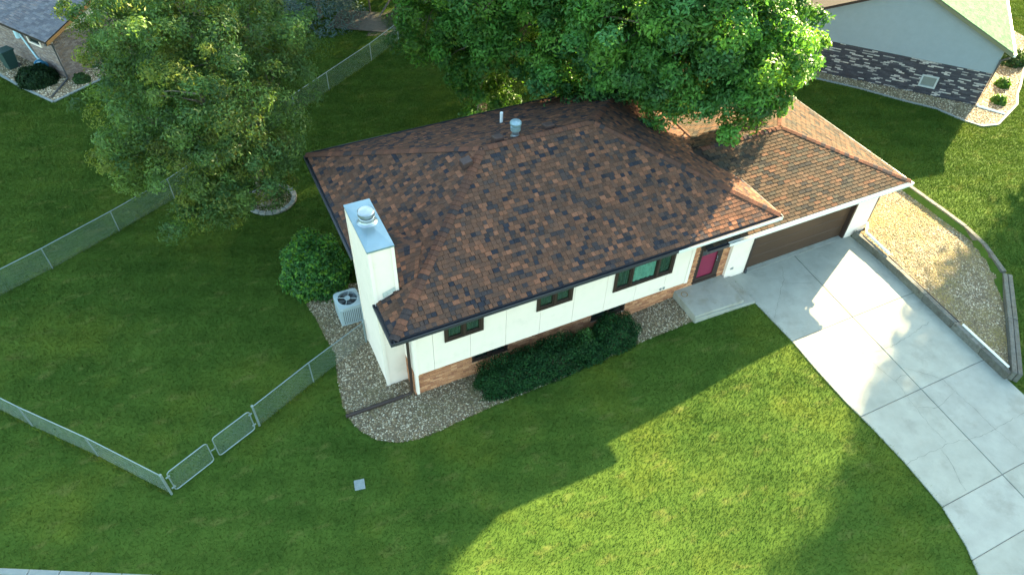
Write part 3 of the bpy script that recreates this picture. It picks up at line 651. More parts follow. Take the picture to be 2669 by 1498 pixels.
for dx in (0, .17):
    for a, b in (((21.85, -4.18), (20.0, -5.86)), ((20.0, -5.86), (17.98, -7.62))):
        u = (Vector(b) - Vector(a)).normalized(); n = Vector((-u.y, u.x)); timber(te3, Vector(a) + n * dx * 1.0, Vector(b) + n * dx * 1.0, .45, .93, .15)
m = MB(); m.tube([(18.25, -5.35, .86), (18.08, -7.35, .86)], .04, 6); tag(m.build('drain_pipe', M_white), 'straight white drain pipe lying on the driveway timber edging', 'pipe')
m = MB(); m.tube([(18.62, -1.6, .80), (18.28, -5.2, .80)], .035, 6); tag(m.build('drain_pipe', M_brown), 'thin dark brown drain pipe along the inside of the driveway timbers', 'pipe')
# ------------------------------------------------------------------ foliage generators
def leaf_mesh(C, N, S, asp, col, bend=.25):
    """C (n,3) centres, N (n,3) normals, S (n,) size -> diamond leaves"""
    n = len(C); r = rng.normal(size=(n, 3)); a = np.cross(N, r); a /= np.linalg.norm(a, axis=1)[:, None] + 1e-9; b = np.cross(N, a)
    a = a * S[:, None]; b = b * (S * asp)[:, None]; d = N * (S * bend)[:, None]
    V = np.stack([C - a - d, C - b + d * .3, C + a - d, C + b + d * .3], 1).reshape(-1, 3)
    F = (np.array([[0, 1, 2, 3]])[None] + 4 * np.arange(n)[:, None, None]).reshape(-1, 4)
    return V, F, np.repeat(col, 4, 0)
def crown_leaves(lobes, nclump, nleaf, size, cols, sig=.30, asp=.38, shell=.45, ysq=1.0, jit=(.8, 1.22)):
    lob = np.array(lobes, float); w = lob[:, 3] ** 2; w /= w.sum()
    k = rng.choice(len(lob), nclump, p=w); d = rng.normal(size=(nclump, 3)); d /= np.linalg.norm(d, axis=1)[:, None]
    rad = lob[k, 3] * (1 - shell * rng.random(nclump) ** 1.6) * rng.uniform(*jit, nclump)
    cc = lob[k, :3] + d * rad[:, None] * np.array([1, 1, ysq])
    # drop clumps deep inside another lobe
    keep = np.ones(nclump, bool)
    for L in lob: keep &= ~((np.linalg.norm(cc - L[:3], axis=1) < L[3] * .55) & (rng.random(nclump) < .8))
    keep &= cc[:, 2] > .3
    cc, d = cc[keep], d[keep]; m = len(cc)
    dd = rng.normal(size=(m, nleaf, 3)) + d[:, None, :] * .7 + np.array([0, 0, .35]); dd /= np.linalg.norm(dd, axis=2)[..., None]
    cr = sig * rng.uniform(.6, 1.45, (m, 1, 1)); off = dd * cr * (1 - .5 * rng.random((m, nleaf, 1)) ** 2) + rng.normal(size=(m, nleaf, 3)) * .07 * (sig / .5)
    off[..., 2] *= .8
    C = (cc[:, None, :] + off).reshape(-1, 3)
    N = (dd * .9 + np.array([0, 0, .3]) + rng.normal(size=(m, nleaf, 3)) * .42).reshape(-1, 3); N /= np.linalg.norm(N, axis=1)[:, None]
    S = size * rng.uniform(.6, 1.25, m * nleaf)
    cols = np.array(cols); ci = rng.integers(0, len(cols), m); col = cols[ci] * rng.uniform(.65, 1.35, m)[:, None]
    col = np.repeat(col, nleaf, 0) * rng.uniform(.75, 1.3, m * nleaf)[:, None]
    return leaf_mesh(C, N, S, asp, col)
def trunk_limbs(base, lobes, r0, fork):
    m = MB(); b = Vector(base); f = Vector(fork)
    m.tube([b - Vector((0, 0, .1)), b + Vector((0, 0, .15)), b.lerp(f, .5) + Vector((.08, -.05, 0)), f], [r0 * 1.5, r0 * 1.15, r0 * .9, r0 * .75], 10)
    for L in lobes:
        e = Vector(L[:3]); md = f.lerp(e, .5) + Vector((random.uniform(-.3, .3), random.uniform(-.3, .3), random.uniform(-.1, .4)))
        r = r0 * random.uniform(.28, .42); m.tube([f - Vector((0, 0, .2)), f.lerp(md, .5) + Vector((0, 0, .15)), md, md.lerp(e, .6), e], [r * 1.2, r, r * .75, r * .5, r * .2], 6)
        for _ in range(5):
            dv = Vector((random.gauss(0, 1), random.gauss(0, 1), random.gauss(.2, .8))).normalized() * L[3] * .85
            s = md.lerp(e, random.uniform(.3, 1)); m.tube([s, s + dv * .5 + Vector((0, 0, .1)), s + dv], [r * .35, r * .22, r * .08], 5, False)
    return m
GREENS = [(.058, .165, .030), (.078, .20, .034), (.046, .135, .030), (.095, .215, .032), (.058, .165, .050)]
def tree(name, label, base, lobes, r0, fork, nclump, nleaf, size, cols, mt, sig=.30, asp=.38, group=None, shell=.45, jit=(.8, 1.22)):
    t = thing(name, label, 'tree', base, group)
    trunk_limbs(base, lobes, r0, fork).build('trunk', M_bark, t)
    V, F, c = crown_leaves(lobes, nclump, nleaf, size, cols, sig, asp, shell, jit=jit)
    o = nobj('crown', V, F, mt, t, c); tag(o, kind='stuff'); return t
A_L = [(10.7, 8.8, 5.5, 1.88), (10.5, 5.6, 8.5, 2.15), (11.5, 4.9, 6.7, 1.5), (13.0, 3.9, 8.9, 1.9), (16.0, 4.6, 7.5, 1.55), (14.4, 3.4, 6.9, 1.4), (13.45, 2.95, 5.9, 1.1), (11.9, 4.4, 8, 1.65), (10.6, 9.9, 7, 1.85), (11.1, 7.3, 5.8, 1.15), (17.1, 5.0, 6.1, 1.15), (11.6, 6.0, 10.3, 2.1), (15.7, 6.5, 9.3, 2.1), (11.1, 9.6, 9, 2.19), (13.9, 10.3, 10.5, 2.37), (15.0, 9.0, 8.0, 2.0), (13.6, 6.8, 8.0, 2.0)]
tree('ash_tree', 'large green leafy tree overhanging the garage roof', (13.4, 9.9, gz(13.4, 9.9)), A_L, .32, (13.3, 9.0, 3.6), 900, 200, .10, GREENS, M_leafA, sig=.52, asp=.42)
B_L = [(6.2, 14.8, 5.5, 1.7), (7.3, 12.7, 5, 1.6), (7.6, 11.7, 7, 1.8), (9.0, 10.9, 5.5, 1.6), (8.6, 12.9, 3.4, 1.3), (7.6, 12.2, 2.6, 1.2), (9.8, 11.2, 6.5, 1.7), (7.6, 14.7, 7.5, 2.13), (9.8, 12.4, 8.5, 2.2), (8.5, 14.8, 5.5, 1.7), (8.0, 17.0, 11.5, 2.6), (7.2, 15.2, 11.2, 2.2), (9.5, 19.0, 10.8, 2.5), (10.5, 21.0, 9.8, 2.4), (10.8, 17.0, 9.0, 2.4)]
tree('maple_tree', 'dense dark green tree beyond the back eave between the two larger crowns', (8.2, 13.6, gz(8.2, 13.6)), B_L, .24, (8.2, 13.8, 3.0), 850, 190, .10, [(.052, .15, .024), (.068, .185, .028), (.042, .125, .024), (.085, .185, .024)], M_leafA, sig=.52, asp=.42)
C_L = [(-3.3, 12.1, 8, 2.2), (-1.1, 12.8, 7, 1.8), (-5.1, 14.4, 7, 1.7), (-3.6, 9.5, 7, 1.9), (-.8, 12.3, 5.5, 1.45), (-5.6, 10.6, 5.8, 1.4), (-3.0, 9.2, 5, 1.5), (-5.0, 9.3, 4.5, 1.35), (-3.7, 8.7, 3.5, 1.0), (-5.0, 8.8, 2.8, .75), (-6.3, 10.4, 4.5, .9), (-2.0, 9.8, 5.6, 1.4), (-2.9, 14.6, 9, 2.3), (-.3, 15.6, 8, 2.1), (-4.9, 17.2, 8, 1.8), (-6.0, 13.9, 6, .85), (-2.5, 9.6, 3.2, 1.1), (-1.8, 9.8, 4.2, 1.1), (.4, 15.1, 5, .95)]
tree('ash_tree', 'large grey green tree rising from the stone ring in the back yard', (-2.2, 12.2, 0), C_L, .26, (-2.5, 12.0, 2.6), 1150, 165, .070, [(.082, .155, .044), (.10, .175, .046), (.064, .13, .040), (.105, .17, .040), (.14, .175, .032)], M_leafA, sig=.42, shell=.7, jit=(.6, 1.42))
# trees outside the picture that shade the yards
def off_tree(label, x, y, h, r, n=700, tight=False):
    L = [(x + (r - 2.2) * math.sqrt(1 - (2 * i / 33 - 1) ** 2) * math.cos(i * 2.4), y + (r - 2.2) * math.sqrt(1 - (2 * i / 33 - 1) ** 2) * math.sin(i * 2.4), h * .575 + (r * 1.3 - 2.2) * (2 * i / 33 - 1), 2.1) for i in range(34)] + [(x, y, h * .5, 4.0), (x, y, h * .7, 3.6), (x, y, h * .35, 3.4)] if tight else [(x + random.gauss(0, r * .45), y + random.gauss(0, r * .45), h * random.uniform(.35, .85), r * random.uniform(.45, .65)) for _ in range(8)] + [(x, y, h * .62, r * .8), (x, y, h * .4, r * .7)]
    if tight: L = [(a + .5, b - 1.1, c, d) if c < 9.5 else (a, b, c, d) for a, b, c, d in L]
    tree('shade_tree', label, (x, y, gz(x, y)), L, .3, (x, y, h * .25), n, 30, .24, GREENS, M_leafA, sig=.85, group='shade trees beyond the picture')
off_tree('tall tree on the street side beyond the neighbouring white front wall', 42.9, 1.25, 20.8, 5.9, 4200, True)
off_tree('tall tree standing behind the wooden deck', 22, 30, 19, 6, 1300)
off_tree('tall tree far behind the large ash crown', 28, 27, 22, 6.5, 1300)
off_tree('tall tree in the far back yard', 17, 40, 16, 6, 1000)
off_tree('tall tree behind the spruce', 15, 33.5, 18, 5.5, 1200)
# spruce
def spruce(label, x, y, h, r):
    t = thing('spruce_tree', label, 'tree', (x, y, 0)); m = MB(); m.tube([(x, y, 0), (x, y, h)], [.16, .02], 8); m.build('trunk', M_bark, t)
    n = 9000; zz = rng.random(n) ** 1.4; rr = r * (1 - zz) * (.55 + .45 * rng.random(n)) * (1 + .15 * np.sin(zz * 40)); th = rng.uniform(0, 6.28, n)
    C = np.stack([x + rr * np.cos(th), y + rr * np.sin(th), .3 + zz * h - rr * .12], -1); N = np.stack([np.cos(th) * .3, np.sin(th) * .3, np.ones(n)], -1) + rng.normal(size=(n, 3)) * .5; N /= np.linalg.norm(N, axis=1)[:, None]
    V, F, c = leaf_mesh(C, N, np.full(n, .15), .2, np.array([(.06, .10, .09)]) * rng.uniform(.6, 1.4, n)[:, None]); tag(nobj('crown', V, F, M_leafD, t, c), kind='stuff')
spruce('blue green spruce at the top edge behind the chain link fence', 4.3, 28.3, 7.0, 2.6)
# shrubs
def shrub(name, label, c, rx, ry, h, n, size, cols, mt=None, box=False, power=2.0, z0=None, cat='shrub'):
    z0 = gz(c[0], c[1]) if z0 is None else z0
    t = thing(name, label, cat, (c[0], c[1], z0))
    m = MB()
    for i in range(7):
        a = random.uniform(0, 6.28); m.tube([(c[0] + .05 * math.cos(a), c[1] + .05 * math.sin(a), z0), (c[0] + rx * .5 * math.cos(a), c[1] + ry * .5 * math.sin(a), z0 + h * .6)], [.025, .01], 5)
    m.build('stems', M_bark, t)
    d = rng.normal(size=(n, 3)); d /= np.linalg.norm(d, axis=1)[:, None]; d[:, 2] = np.abs(d[:, 2])*1.0
    s = (np.abs(d[:, 0]) ** power + np.abs(d[:, 1]) ** power + np.abs(d[:, 2]) ** power) ** (-1 / power)
    wob = 1 + .10 * np.sin(d[:, 0] * 7 + c[0] * 3) * np.cos(d[:, 1] * 6 + d[:, 2] * 5) + rng.normal(0, .035, n)
    q = d * (s * wob * (1 - .28 * rng.random(n) ** 2))[:, None]
    low = rng.random(n) < .35; q[low, 2] *= rng.random(low.sum())
    P = np.stack([c[0] + q[:, 0] * rx, c[1] + q[:, 1] * ry, z0 + .05 + q[:, 2] * h], -1)
    N = d * .8 + np.array([0, 0, .35]) + rng.normal(size=(n, 3)) * .55; N /= np.linalg.norm(N, axis=1)[:, None]
    cols = np.array(cols); cell = (np.floor(P[:, 0] * 4) * 7 + np.floor(P[:, 1] * 4) * 13 + np.floor(P[:, 2] * 4) * 29).astype(int) % len(cols)
    V, F, cc = leaf_mesh(P, N, size * rng.uniform(.6, 1.3, n), .5, cols[cell] * rng.uniform(.65, 1.35, n)[:, None])
    tag(nobj('foliage', V, F, mt or M_leafD, t, cc), kind='stuff'); return t
YEW = [(.011, .042, .013), (.014, .052, .015), (.008, .032, .010), (.018, .062, .017)]
shrub('hedge', 'long dark clipped yew hedge below the middle window', (3.95, -.52), 1.95, .60, 1.05, 26000, .035, YEW, power=5.0, cat='hedge', z0=0)
shrub('yew_bush', 'rounded dark yew bush at the stoop end of the hedge', (7.05, -.42), .85, .66, 1.0, 9000, .035, YEW, power=3.0, cat='bush')
shrub('yew_bush', 'low dark yew between the hedge and the light green shrub', (6.0, -.62), .6, .5, .72, 5000, .035, YEW, power=3.0, cat='bush')
shrub('boxwood_shrub', 'brighter green shrub growing out of the hedge end', (5.85, -.45), .42, .45, 1.12, 2600, .04, [(.028, .09, .02), (.034, .10, .022)], M_leafA)
shrub('lilac_shrub', 'broad leafy green shrub beside the air conditioner', (-1.5, 6.95), 1.25, 1.3, 1.85, 10500, .065, [(.050, .15, .030), (.07, .20, .034), (.034, .11, .028), (.13, .27, .03), (.045, .14, .032)], M_leafA, power=2.4)
# ------------------------------------------------------------------ air conditioner
ac = thing('air_conditioner', 'pale grey outdoor air conditioner unit with round fan grille', 'air conditioner', (-.92, 4.55, 0))
x0, x1, y0, y1, zt = -1.34, -.50, 4.12, 5.0, .86
m = MB(); cch = .07
oct_ = [(x0 + cch, y0), (x1 - cch, y0), (x1, y0 + cch), (x1, y1 - cch), (x1 - cch, y1), (x0 + cch, y1), (x0, y1 - cch), (x0, y0 + cch)]
m.prism([(a + (.03 if a < -.92 else -.03), b + (.03 if b < 4.55 else -.03)) for a, b in oct_], .06, zt - .1, (1, 1, 1)); m.build('coil', M_acd, ac)
m = MB()
for i in range(11):
    t = x0 + cch + .02 + i * (x1 - x0 - 2 * cch - .04) / 10
    m.box(t - .022, t + .022, y0 - .005, y0 + .015, .1, zt - .12)
m.build('front_louvres', M_ac, ac)
m = MB()
for i in range(11):
    t = y0 + cch + .02 + i * (y1 - y0 - 2 * cch - .04) / 10
    m.box(x0 - .005, x0 + .015, t - .022, t + .022, .1, zt - .12)
m.build('side_louvres', M_ac, ac)
m = MB()
for a, b in ((x0, y0), (x1 - cch, y0), (x0, y1 - cch), (x1 - cch, y1 - cch)): m.box(a + .004, a + cch - .004, b + .004, b + cch - .004, .03, zt - .1)
m.build('corner_post', M_ac, ac)
m = MB(); m.prism(oct_, .0, .08); m.build('base_pan', M_ac, ac)
# top with round opening
V = []; Fc = []; n = 32; cx, cy = (x0 + x1) / 2, (y0 + y1) / 2; hw, hd = (x1 - x0) / 2, (y1 - y0) / 2
for j in range(n):
    t = 2 * math.pi * j / n; c, s = math.cos(t), math.sin(t); kx = min(hw / max(abs(c), 1e-6), hd / max(abs(s), 1e-6), (hw + hd - cch) / (abs(c) + abs(s)))
    V += [(cx + c * kx, cy + s * kx, zt), (cx + c * .34, cy + s * .34, zt + .03), (cx + c * .34, cy + s * .34, zt - .09), (cx + c * kx, cy + s * kx, zt - .13)]
for j in range(n):
    k = (j + 1) % n; Fc += [[4 * j, 4 * k, 4 * k + 1, 4 * j + 1], [4 * j + 1, 4 * k + 1, 4 * k + 2, 4 * j + 2], [4 * j + 3, 4 * k + 3, 4 * k, 4 * j]]
nobj('top_cover', V, Fc, M_ac, ac)
m = MB()
for r in (.12, .17, .22, .27, .32):
    pts = [(cx + r * math.cos(2 * math.pi * j / 24), cy + r * math.sin(2 * math.pi * j / 24), zt + .02) for j in range(25)]; m.tube(pts, .0045, 4, False)
m.build('grille', M_acd, ac)
m = MB()
for j in range(4):
    t = math.pi / 4 + j * math.pi / 2 + .35; m.tube([(cx, cy, zt + .03), (cx + .34 * math.cos(t), cy + .34 * math.sin(t), zt + .025)], .011, 5)
m.build('grille_spokes', M_ac, ac)
m = MB(); m.lathe((cx, cy, zt + .02), [(.10, 0), (.10, .025), (.06, .027), (.055, .02)], 20); m.build('hub_ring', M_ac, ac)
for j in range(4):
    m = MB(); t = j * math.pi / 2; P = lambda r, a, z: (cx + r * math.cos(t + a), cy + r * math.sin(t + a), zt + z)
    m.add([P(.06, -.4, -.08), P(.32, -.35, -.07), P(.33, .45, -.03), P(.06, .5, -.05)], [[0, 1, 2, 3]]); m.build('fan_blade', mat('fan_blade%d' % j, (.12, .14, .15), .5), ac)
m = MB(); m.tube([(x1, 4.7, .55), (-.2, 4.7, .6), (0, 4.7, .6)], .025, 6); m.build('refrigerant_line', M_white, ac)
# ------------------------------------------------------------------ chain link fences
def wire_panel(m, a, b, h0, h1, pitch=.075, rw=.0014):
    a, b = Vector((*a, gz(*a))), Vector((*b, gz(*b))); L = (b - a).to_2d().length; H = h1 - h0; n = int((L + H) / pitch)
    nrm = Vector((-(b - a).y, (b - a).x, 0)).normalized()
    for sgn in (1, -1):
        for i in range(n + 1):
            s = i * pitch - H
            p0, p1 = s, s + H; z0, z1 = 0, H
            if p0 < 0: z0 = -p0; p0 = 0
            if p1 > L: z1 = H - (p1 - L); p1 = L
            if p1 - p0 < .01: continue
            if sgn < 0: p0, p1 = L - p0, L - p1
            A_ = a.lerp(b, p0 / L) + Vector((0, 0, h0 + z0)); B_ = a.lerp(b, p1 / L) + Vector((0, 0, h0 + z1))
            d = (B_ - A_).normalized(); q = d.cross(nrm) * rw; w2 = nrm * rw
            m.add([A_ + q, A_ - q * .5 + w2, A_ - q * .5 - w2, B_ + q, B_ - q * .5 + w2, B_ - q * .5 - w2], [[0, 1, 4, 3], [1, 2, 5, 4], [2, 0, 3, 5]])
def fence(label, pts, post_sp, H=1.02, ends=(True, True), extra=()):
    t = thing('chain_link_fence', label, 'fence', (*pts[0], 0))
    wm = MB(); rail = MB(); prev = None
    for k, (a, b) in enumerate(zip(pts[:-1], pts[1:])):
        L = math.dist(a, b); n = max(1, round(L / post_sp))
        for i in range(n + 1):
            if i == n and k < len(pts) - 2: continue
            x = a[0] + (b[0] - a[0]) * i / n; y = a[1] + (b[1] - a[1]) * i / n; z = gz(x, y); big = (k == 0 and i == 0) or (k == len(pts) - 2 and i == n)
            m = MB(); r = .036 if big else .021; m.tube([(x, y, z - .1), (x, y, z + H + (.03 if big else -.01))], r, 8); po = m.build('post', M_rail, t)
            if big: m = MB(); m.lathe((x, y, z + H + .02), [(.042, 0), (.042, .03), (.02, .055), (0, .06)], 10); m.build('post_cap', M_rail, po)
        rail.tube([(*a, gz(*a) + H), (*b, gz(*b) + H)], .017, 8)
        wire_panel(wm, a, b, .02, H - .01)
    rail.build('top_rail', M_rail, t); tag(wm.build('wire_mesh', M_wire, t), kind='stuff'); return t
fence('chain link fence from the corner post by the gates to the near side street', [(-7.61, -.13), (-9.43, 2.08), (-11.17, 4.04), (-17.0, 11.0)], 2.3)
fence('short chain link fence between the gates and the white chimney', [(-4.84, 1.17), (-2.88, 2.15), (-.78, 3.12)], 2.3)
fence('long chain link fence running behind the large grey green tree', [(-16.5, 8.6), (-10.41, 11.41), (-7.97, 12.68), (-5.71, 13.97), (2.56, 20.03), (5.45, 22.05), (9.5, 24.9)], 2.75)
def gate(label, a, b, grp):
    t = thing('chain_link_gate', label, 'gate', (*a, 0), grp)
    A_, B_ = Vector((*a, 0)), Vector((*b, 0)); P = lambda s, z: tuple(A_.lerp(B_, s) + Vector((0, 0, z))); z0, z1 = .06, .98; e = .10
    pts = []
    for (s0, zz, a0) in ((e, z0 + .1, 180), (1 - e, z0 + .1, 270), (1 - e, z1 - .1, 0), (e, z1 - .1, 90)):
        for q in range(5):
            an = R(a0 + q * 22.5); L = (B_ - A_).length; pts.append(P(s0 + .1 / L * math.cos(an), zz + .1 * math.sin(an)))
    pts.append(pts[0]); pts.append(pts[1]); m = MB(); m.tube(pts, .018, 8, False); m.build('gate_frame', M_rail, t)
    wm = MB(); wire_panel(wm, P(.04, 0)[:2], P(.96, 0)[:2], .07, .97); tag(wm.build('wire_mesh', M_wire, t), kind='stuff')
    for z in (.25, .8):
        m = MB(); m.tube([P(-.03, z), P(.06, z)], .025, 6); m.build('hinge', M_rail, t)
gate('chain link gate leaf hung on the corner post', (-7.5, -.10), (-6.28, .485), 'pair of yard gates')
gate('chain link gate leaf beside the short fence', (-4.95, 1.10), (-6.17, .535), 'pair of yard gates')
m = MB(); m.tube([(-6.29, .50, .5), (-6.17, .54, .5), (-6.17, .54, .62)], .018, 6); tag(m.build('gate_latch', M_rail), 'small metal fork latch between the two gate leaves', 'latch')
# ------------------------------------------------------------------ stone ring round the left tree
ring = thing('stone_ring', 'ring of grey edging stones round the tree trunk', 'edging', (-2.1, 12.3, 0))
for j in range(22):
    t0 = 2 * math.pi * j / 22; t1 = t0 + 2 * math.pi / 22 * .93; rr = 1.05
    m = MB(); P = lambda r, t: (-2.05 + r * math.cos(t), 12.3 + r * math.sin(t)); m.prism([P(rr - .2, t0), P(rr, t0), P(rr, (t0 + t1) / 2), P(rr, t1), P(rr - .2, t1)], -.05, .10 + random.uniform(-.01, .01)); bevel(m.build('stone', M_stone, ring), .015)
pebbles('gravel', [(-2.05 + .84 * math.cos(t / 10 * 2 * math.pi), 12.3 + .84 * math.sin(t / 10 * 2 * math.pi)) for t in range(10)], 500, lambda x, y: .02 + 0 * x, 'brown pebbles inside the stone ring', tone=.8)
m = MB(); m.prism([(-2.80, -2.22), (-2.50, -2.28), (-2.44, -1.95), (-2.74, -1.89)], -.05, .035); bevel(m.build('utility_cover', mat('cover_plastic', (.20, .23, .23), .7, .2, 12)), .012); tag(bpy.data.objects['utility_cover'], 'small white flat utility cover set in the front lawn', 'cover')
# ------------------------------------------------------------------ neighbour on the right
nr = thing('neighbour_house', 'neighbouring house with grey gable siding over dark white-flecked brick', 'house', (*nrp(4, 4), 1))
GW, DEP = 9.0, 14.0; zb, zbr, ze, zr = .80, 2.65, 3.90, 3.9 + 4.5 * .45
m = MB(); m.obox(NR_A, NR_E, NR_N, .03, GW - .03, .05, DEP, zb - .1, ze - .06); m.build('wall', M_nrsiding, nr)
m = MB(); m.obox(NR_A, NR_E, NR_N, -.02, .03, .05, DEP, zb - .1, ze); m.build('front_wall', M_trimw, nr)
sdm = MB(); z = zbr
while z < zr - .1:
    i0 = 0 if z < ze else (z - ze) / .45; i0b = 0 if z + .18 < ze else (z + .18 - ze) / .45
    q = lambda a, b, zz: (*nrp(a, b), zz)
    sdm.add([q(i0, -.035, z), q(GW - i0, -.035, z), q(GW - i0b, -.012, z + .18), q(i0b, -.012, z + .18), q(i0, .05, z), q(GW - i0, .05, z)], [[1, 0, 3, 2], [0, 1, 5, 4]])
    z += .18
sdm.add([(*nrp(0, .04), ze), (*nrp(GW, .04), ze), (*nrp(GW / 2, .04), zr)], [[1, 0, 2]])
sdm.build('lap_siding', M_nrsiding, nr)
NW = (2.06, 2.84, 1.32, 1.95)
bwn = MB()
for (a, b, c, d) in holes_rects(.0, GW, zb - .1, zbr, [NW]): bwn.obox(NR_A, NR_E, NR_N, a, b, .0, .05, c, d)
bwn = bwn.build('brick_wall', M_dkmortar, nr)
DKC = [(.028, .032, .045)] * 9 + [(.04, .045, .06)] * 3 + [(.02, .022, .03)] * 2 + [(.30, .31, .31)] * 2 + [(.19, .195, .20)] * 2
lay_bricks(bwn, [(NR_A, NR_E, -NR_N, GW, zb, zbr - .02, [NW], .27, .050)], DKC, M_dkbrick, .022, 300)
m = MB(); a, b, c, d = NW
m.obox(NR_A, NR_E, NR_N, a, b, -.05, .03, c, c + .08); m.obox(NR_A, NR_E, NR_N, a, b, -.05, .03, d - .08, d); m.obox(NR_A, NR_E, NR_N, a, a + .08, -.05, .03, c + .08, d - .08); m.obox(NR_A, NR_E, NR_N, b - .08, b, -.05, .03, c + .08, d - .08)
nw = m.build('window', mat('grey_frame', (.26, .31, .33), .6), nr); m = MB(); m.obox(NR_A, NR_E, NR_N, a + .08, b - .08, .0, .01, c + .08, d - .08); m.build('pane', mat('frosted_pane', (.12, .15, .15), .2), nw)
q = lambda a, b, zz: (*nrp(a, b), zz); ov = .35; sl = .45
rv = [q(-ov, -.3, ze - ov * sl + .12), q(-ov, DEP + .3, ze - ov * sl + .12), q(GW / 2, DEP + .3, zr + .12), q(GW / 2, -.3, zr + .12), q(GW + ov, -.3, ze - ov * sl + .12), q(GW + ov, DEP + .3, ze - ov * sl + .12)]
rv += [(x, y, z - .14) for x, y, z in rv]
nro = nobj('roof', rv, [[0, 1, 2, 3], [3, 2, 5, 4], [7, 6, 9, 8], [8, 9, 10, 11], [0, 3, 9, 6], [3, 4, 10, 9], [1, 0, 6, 7], [4, 5, 11, 10]], M_felt, nr)
m = MB(); m.add([q(-ov - .01, -.33, ze - ov * sl + .10), q(-ov - .01, -.33, ze - ov * sl - .06), q(GW / 2, -.33, zr - .06), q(GW / 2, -.33, zr + .10), q(-ov - .01, -.301, ze - ov * sl + .10), q(GW / 2, -.301, zr + .10)], [[0, 1, 2, 3], [0, 3, 5, 4]]); m.build('rake_board', mat('olive_rake', (.10, .11, .07), .6), nr)
f1 = Face(q(-ov, -.32, ze - ov * sl + .14), q(-ov, DEP + .3, ze - ov * sl + .14), Vector((NR_E[0], NR_E[1], sl)), 0, 0, (GW / 2 + ov) * math.sqrt(1 + sl * sl))
if f1.n.z < 0: f1.n = -f1.n
GRC = [((.070, .150, .085), 10), ((.062, .135, .080), 8), ((.08, .165, .095), 6), ((.056, .12, .075), 4)]
st_ = MB()
TABF2 = [f[::-1] for f in TABF]
for (ctr, p, qq, v, vt, c, th) in tabs(f1, .29, .29, GRC): st_.add(tabverts(f1, p, qq, v, vt, th), TABF2, c)
tag(st_.build('shingles', M_shingle, nro), kind='stuff')
m = MB(); m.obox(NR_A, NR_E, NR_N, -ov - .12, -ov, -.3, DEP, ze - ov * sl - .04, ze - ov * sl + .10); m.build('gutter', M_gutterw, nr)
m = MB(); m.tube([q(-.3, -.2, 3.6), q(-.03, -.06, 3.35), q(-.03, -.06, 1.05)], .05, 6); m.build('downspout', M_acd, nr)
m = MB(); m.tube([q(-.03, -.06, 1.05), q(-.1, -.12, .98), (31.6, 3.6, .98)], .06, 6); m.build('downspout_extension', M_white, nr)
edge = thing('bed_edging', 'pale concrete edging round the pebble bed by the dark brick wall', 'edging', (29, 4, .9))
for a, b in zip(BED_NR[0:12], BED_NR[1:13]): 
    m = MB(); u = (Vector(b) - Vector(a)).normalized(); m.obox(a, u, (-u.y, u.x), 0.004, math.dist(a, b), -.05, .05, gz(*a) - .1, gz(*a) + .06); m.build('edging_stone', M_walk, edge)
shrub('garden_plant', 'small bright green plant on the pebbles nearest the white pipe', (32.3, 4.55), .35, .35, .35, 500, .09, [(.06, .14, .02)], M_leafA, cat='plant')
shrub('garden_plant', 'small bright green plant on the pebbles towards the white front wall', (33.9, 5.6), .35, .35, .4, 500, .09, [(.06, .14, .02)], M_leafA, cat='plant')
shrub('garden_bush', 'low dark bush at the edge of the picture by the white front wall', (36.6, 7.2), .8, .7, .7, 1500, .08, [(.03, .07, .02)], M_leafA, cat='bush')
# ------------------------------------------------------------------ neighbour at the top left
nl = thing('brick_house', 'grey roofed brick house corner at the upper picture edge', 'house', (*nlp(3, 3), 0))
m = MB(); m.obox(NL_A, NL_U, NL_V, .03, 9, .03, 9, -.1, 2.35); nlw = m.build('brick_wall', mat('pale_mortar', (.26, .22, .20), .95, .2, 9), nl)
stf = MB(); NLC = [(.20, .16, .15), (.24, .19, .17), (.17, .13, .12), (.27, .22, .20), (.22, .16, .13)]
for o, u, n, L in ((NL_A, NL_U, -NL_V, 7.5), (NL_A, NL_V, -NL_U, 7.5)):
    for p, q_, c, d in brick_list(o, u, n, L, .0, 2.3, [(1.25, 2.35, 1.35, 2.2)] if u is NL_U else [], .21, .07): stf.obox(o, u, n, p, q_, -.02, .012, c, d, random.choice(NLC))
tag(stf.build('brickwork', M_brick, nlw), kind='stuff')
p = lambda a, b, zz: (*nlp(a, b), zz)
rs = .36; GWL = 8.0
rv = [p(-.35, -.5, 2.30), p(9, -.5, 2.30), p(9, GWL / 2, 2.30 + (GWL / 2 + .5) * rs), p(-.35, GWL / 2, 2.30 + (GWL / 2 + .5) * rs), p(-.35, GWL + .5, 2.30), p(9, GWL + .5, 2.30)]; rv += [(x, y, z - .15) for x, y, z in rv]
nlr = nobj('roof', rv, [[0, 1, 2, 3], [3, 2, 5, 4], [7, 6, 9, 8], [8, 9, 10, 11], [0, 3, 9, 6], [3, 4, 10, 9], [1, 0, 6, 7], [4, 5, 11, 10]], M_felt, nl)
f2 = Face(p(9, -.52, 2.32), p(-.36, -.52, 2.32), Vector((NL_V[0], NL_V[1], rs)), 0, 0, (GWL / 2 + .5) * math.sqrt(1 + rs * rs))
GYC = [((.13, .13, .145), 10), ((.11, .11, .125), 8), ((.155, .15, .16), 5)]
fl = f2.n.z < 0
if fl: f2.n = -f2.n
st_ = MB()
for (ctr, a, b, v, vt, c, th) in tabs(f2, .29, .29, GYC): st_.add(tabverts(f2, a, b, v, vt, th), TABF, c)
tag(st_.build('shingles', M_shingle, nlr), kind='stuff')
m = MB(); m.add([p(-.38, -.5, 2.27), p(-.38, -.5, 2.10), p(-.38, GWL / 2, 2.1 + (GWL / 2 + .5) * rs), p(-.38, GWL / 2, 2.27 + (GWL / 2 + .5) * rs)], [[0, 3, 2, 1]]); m.build('rake_board', M_owood, nl)
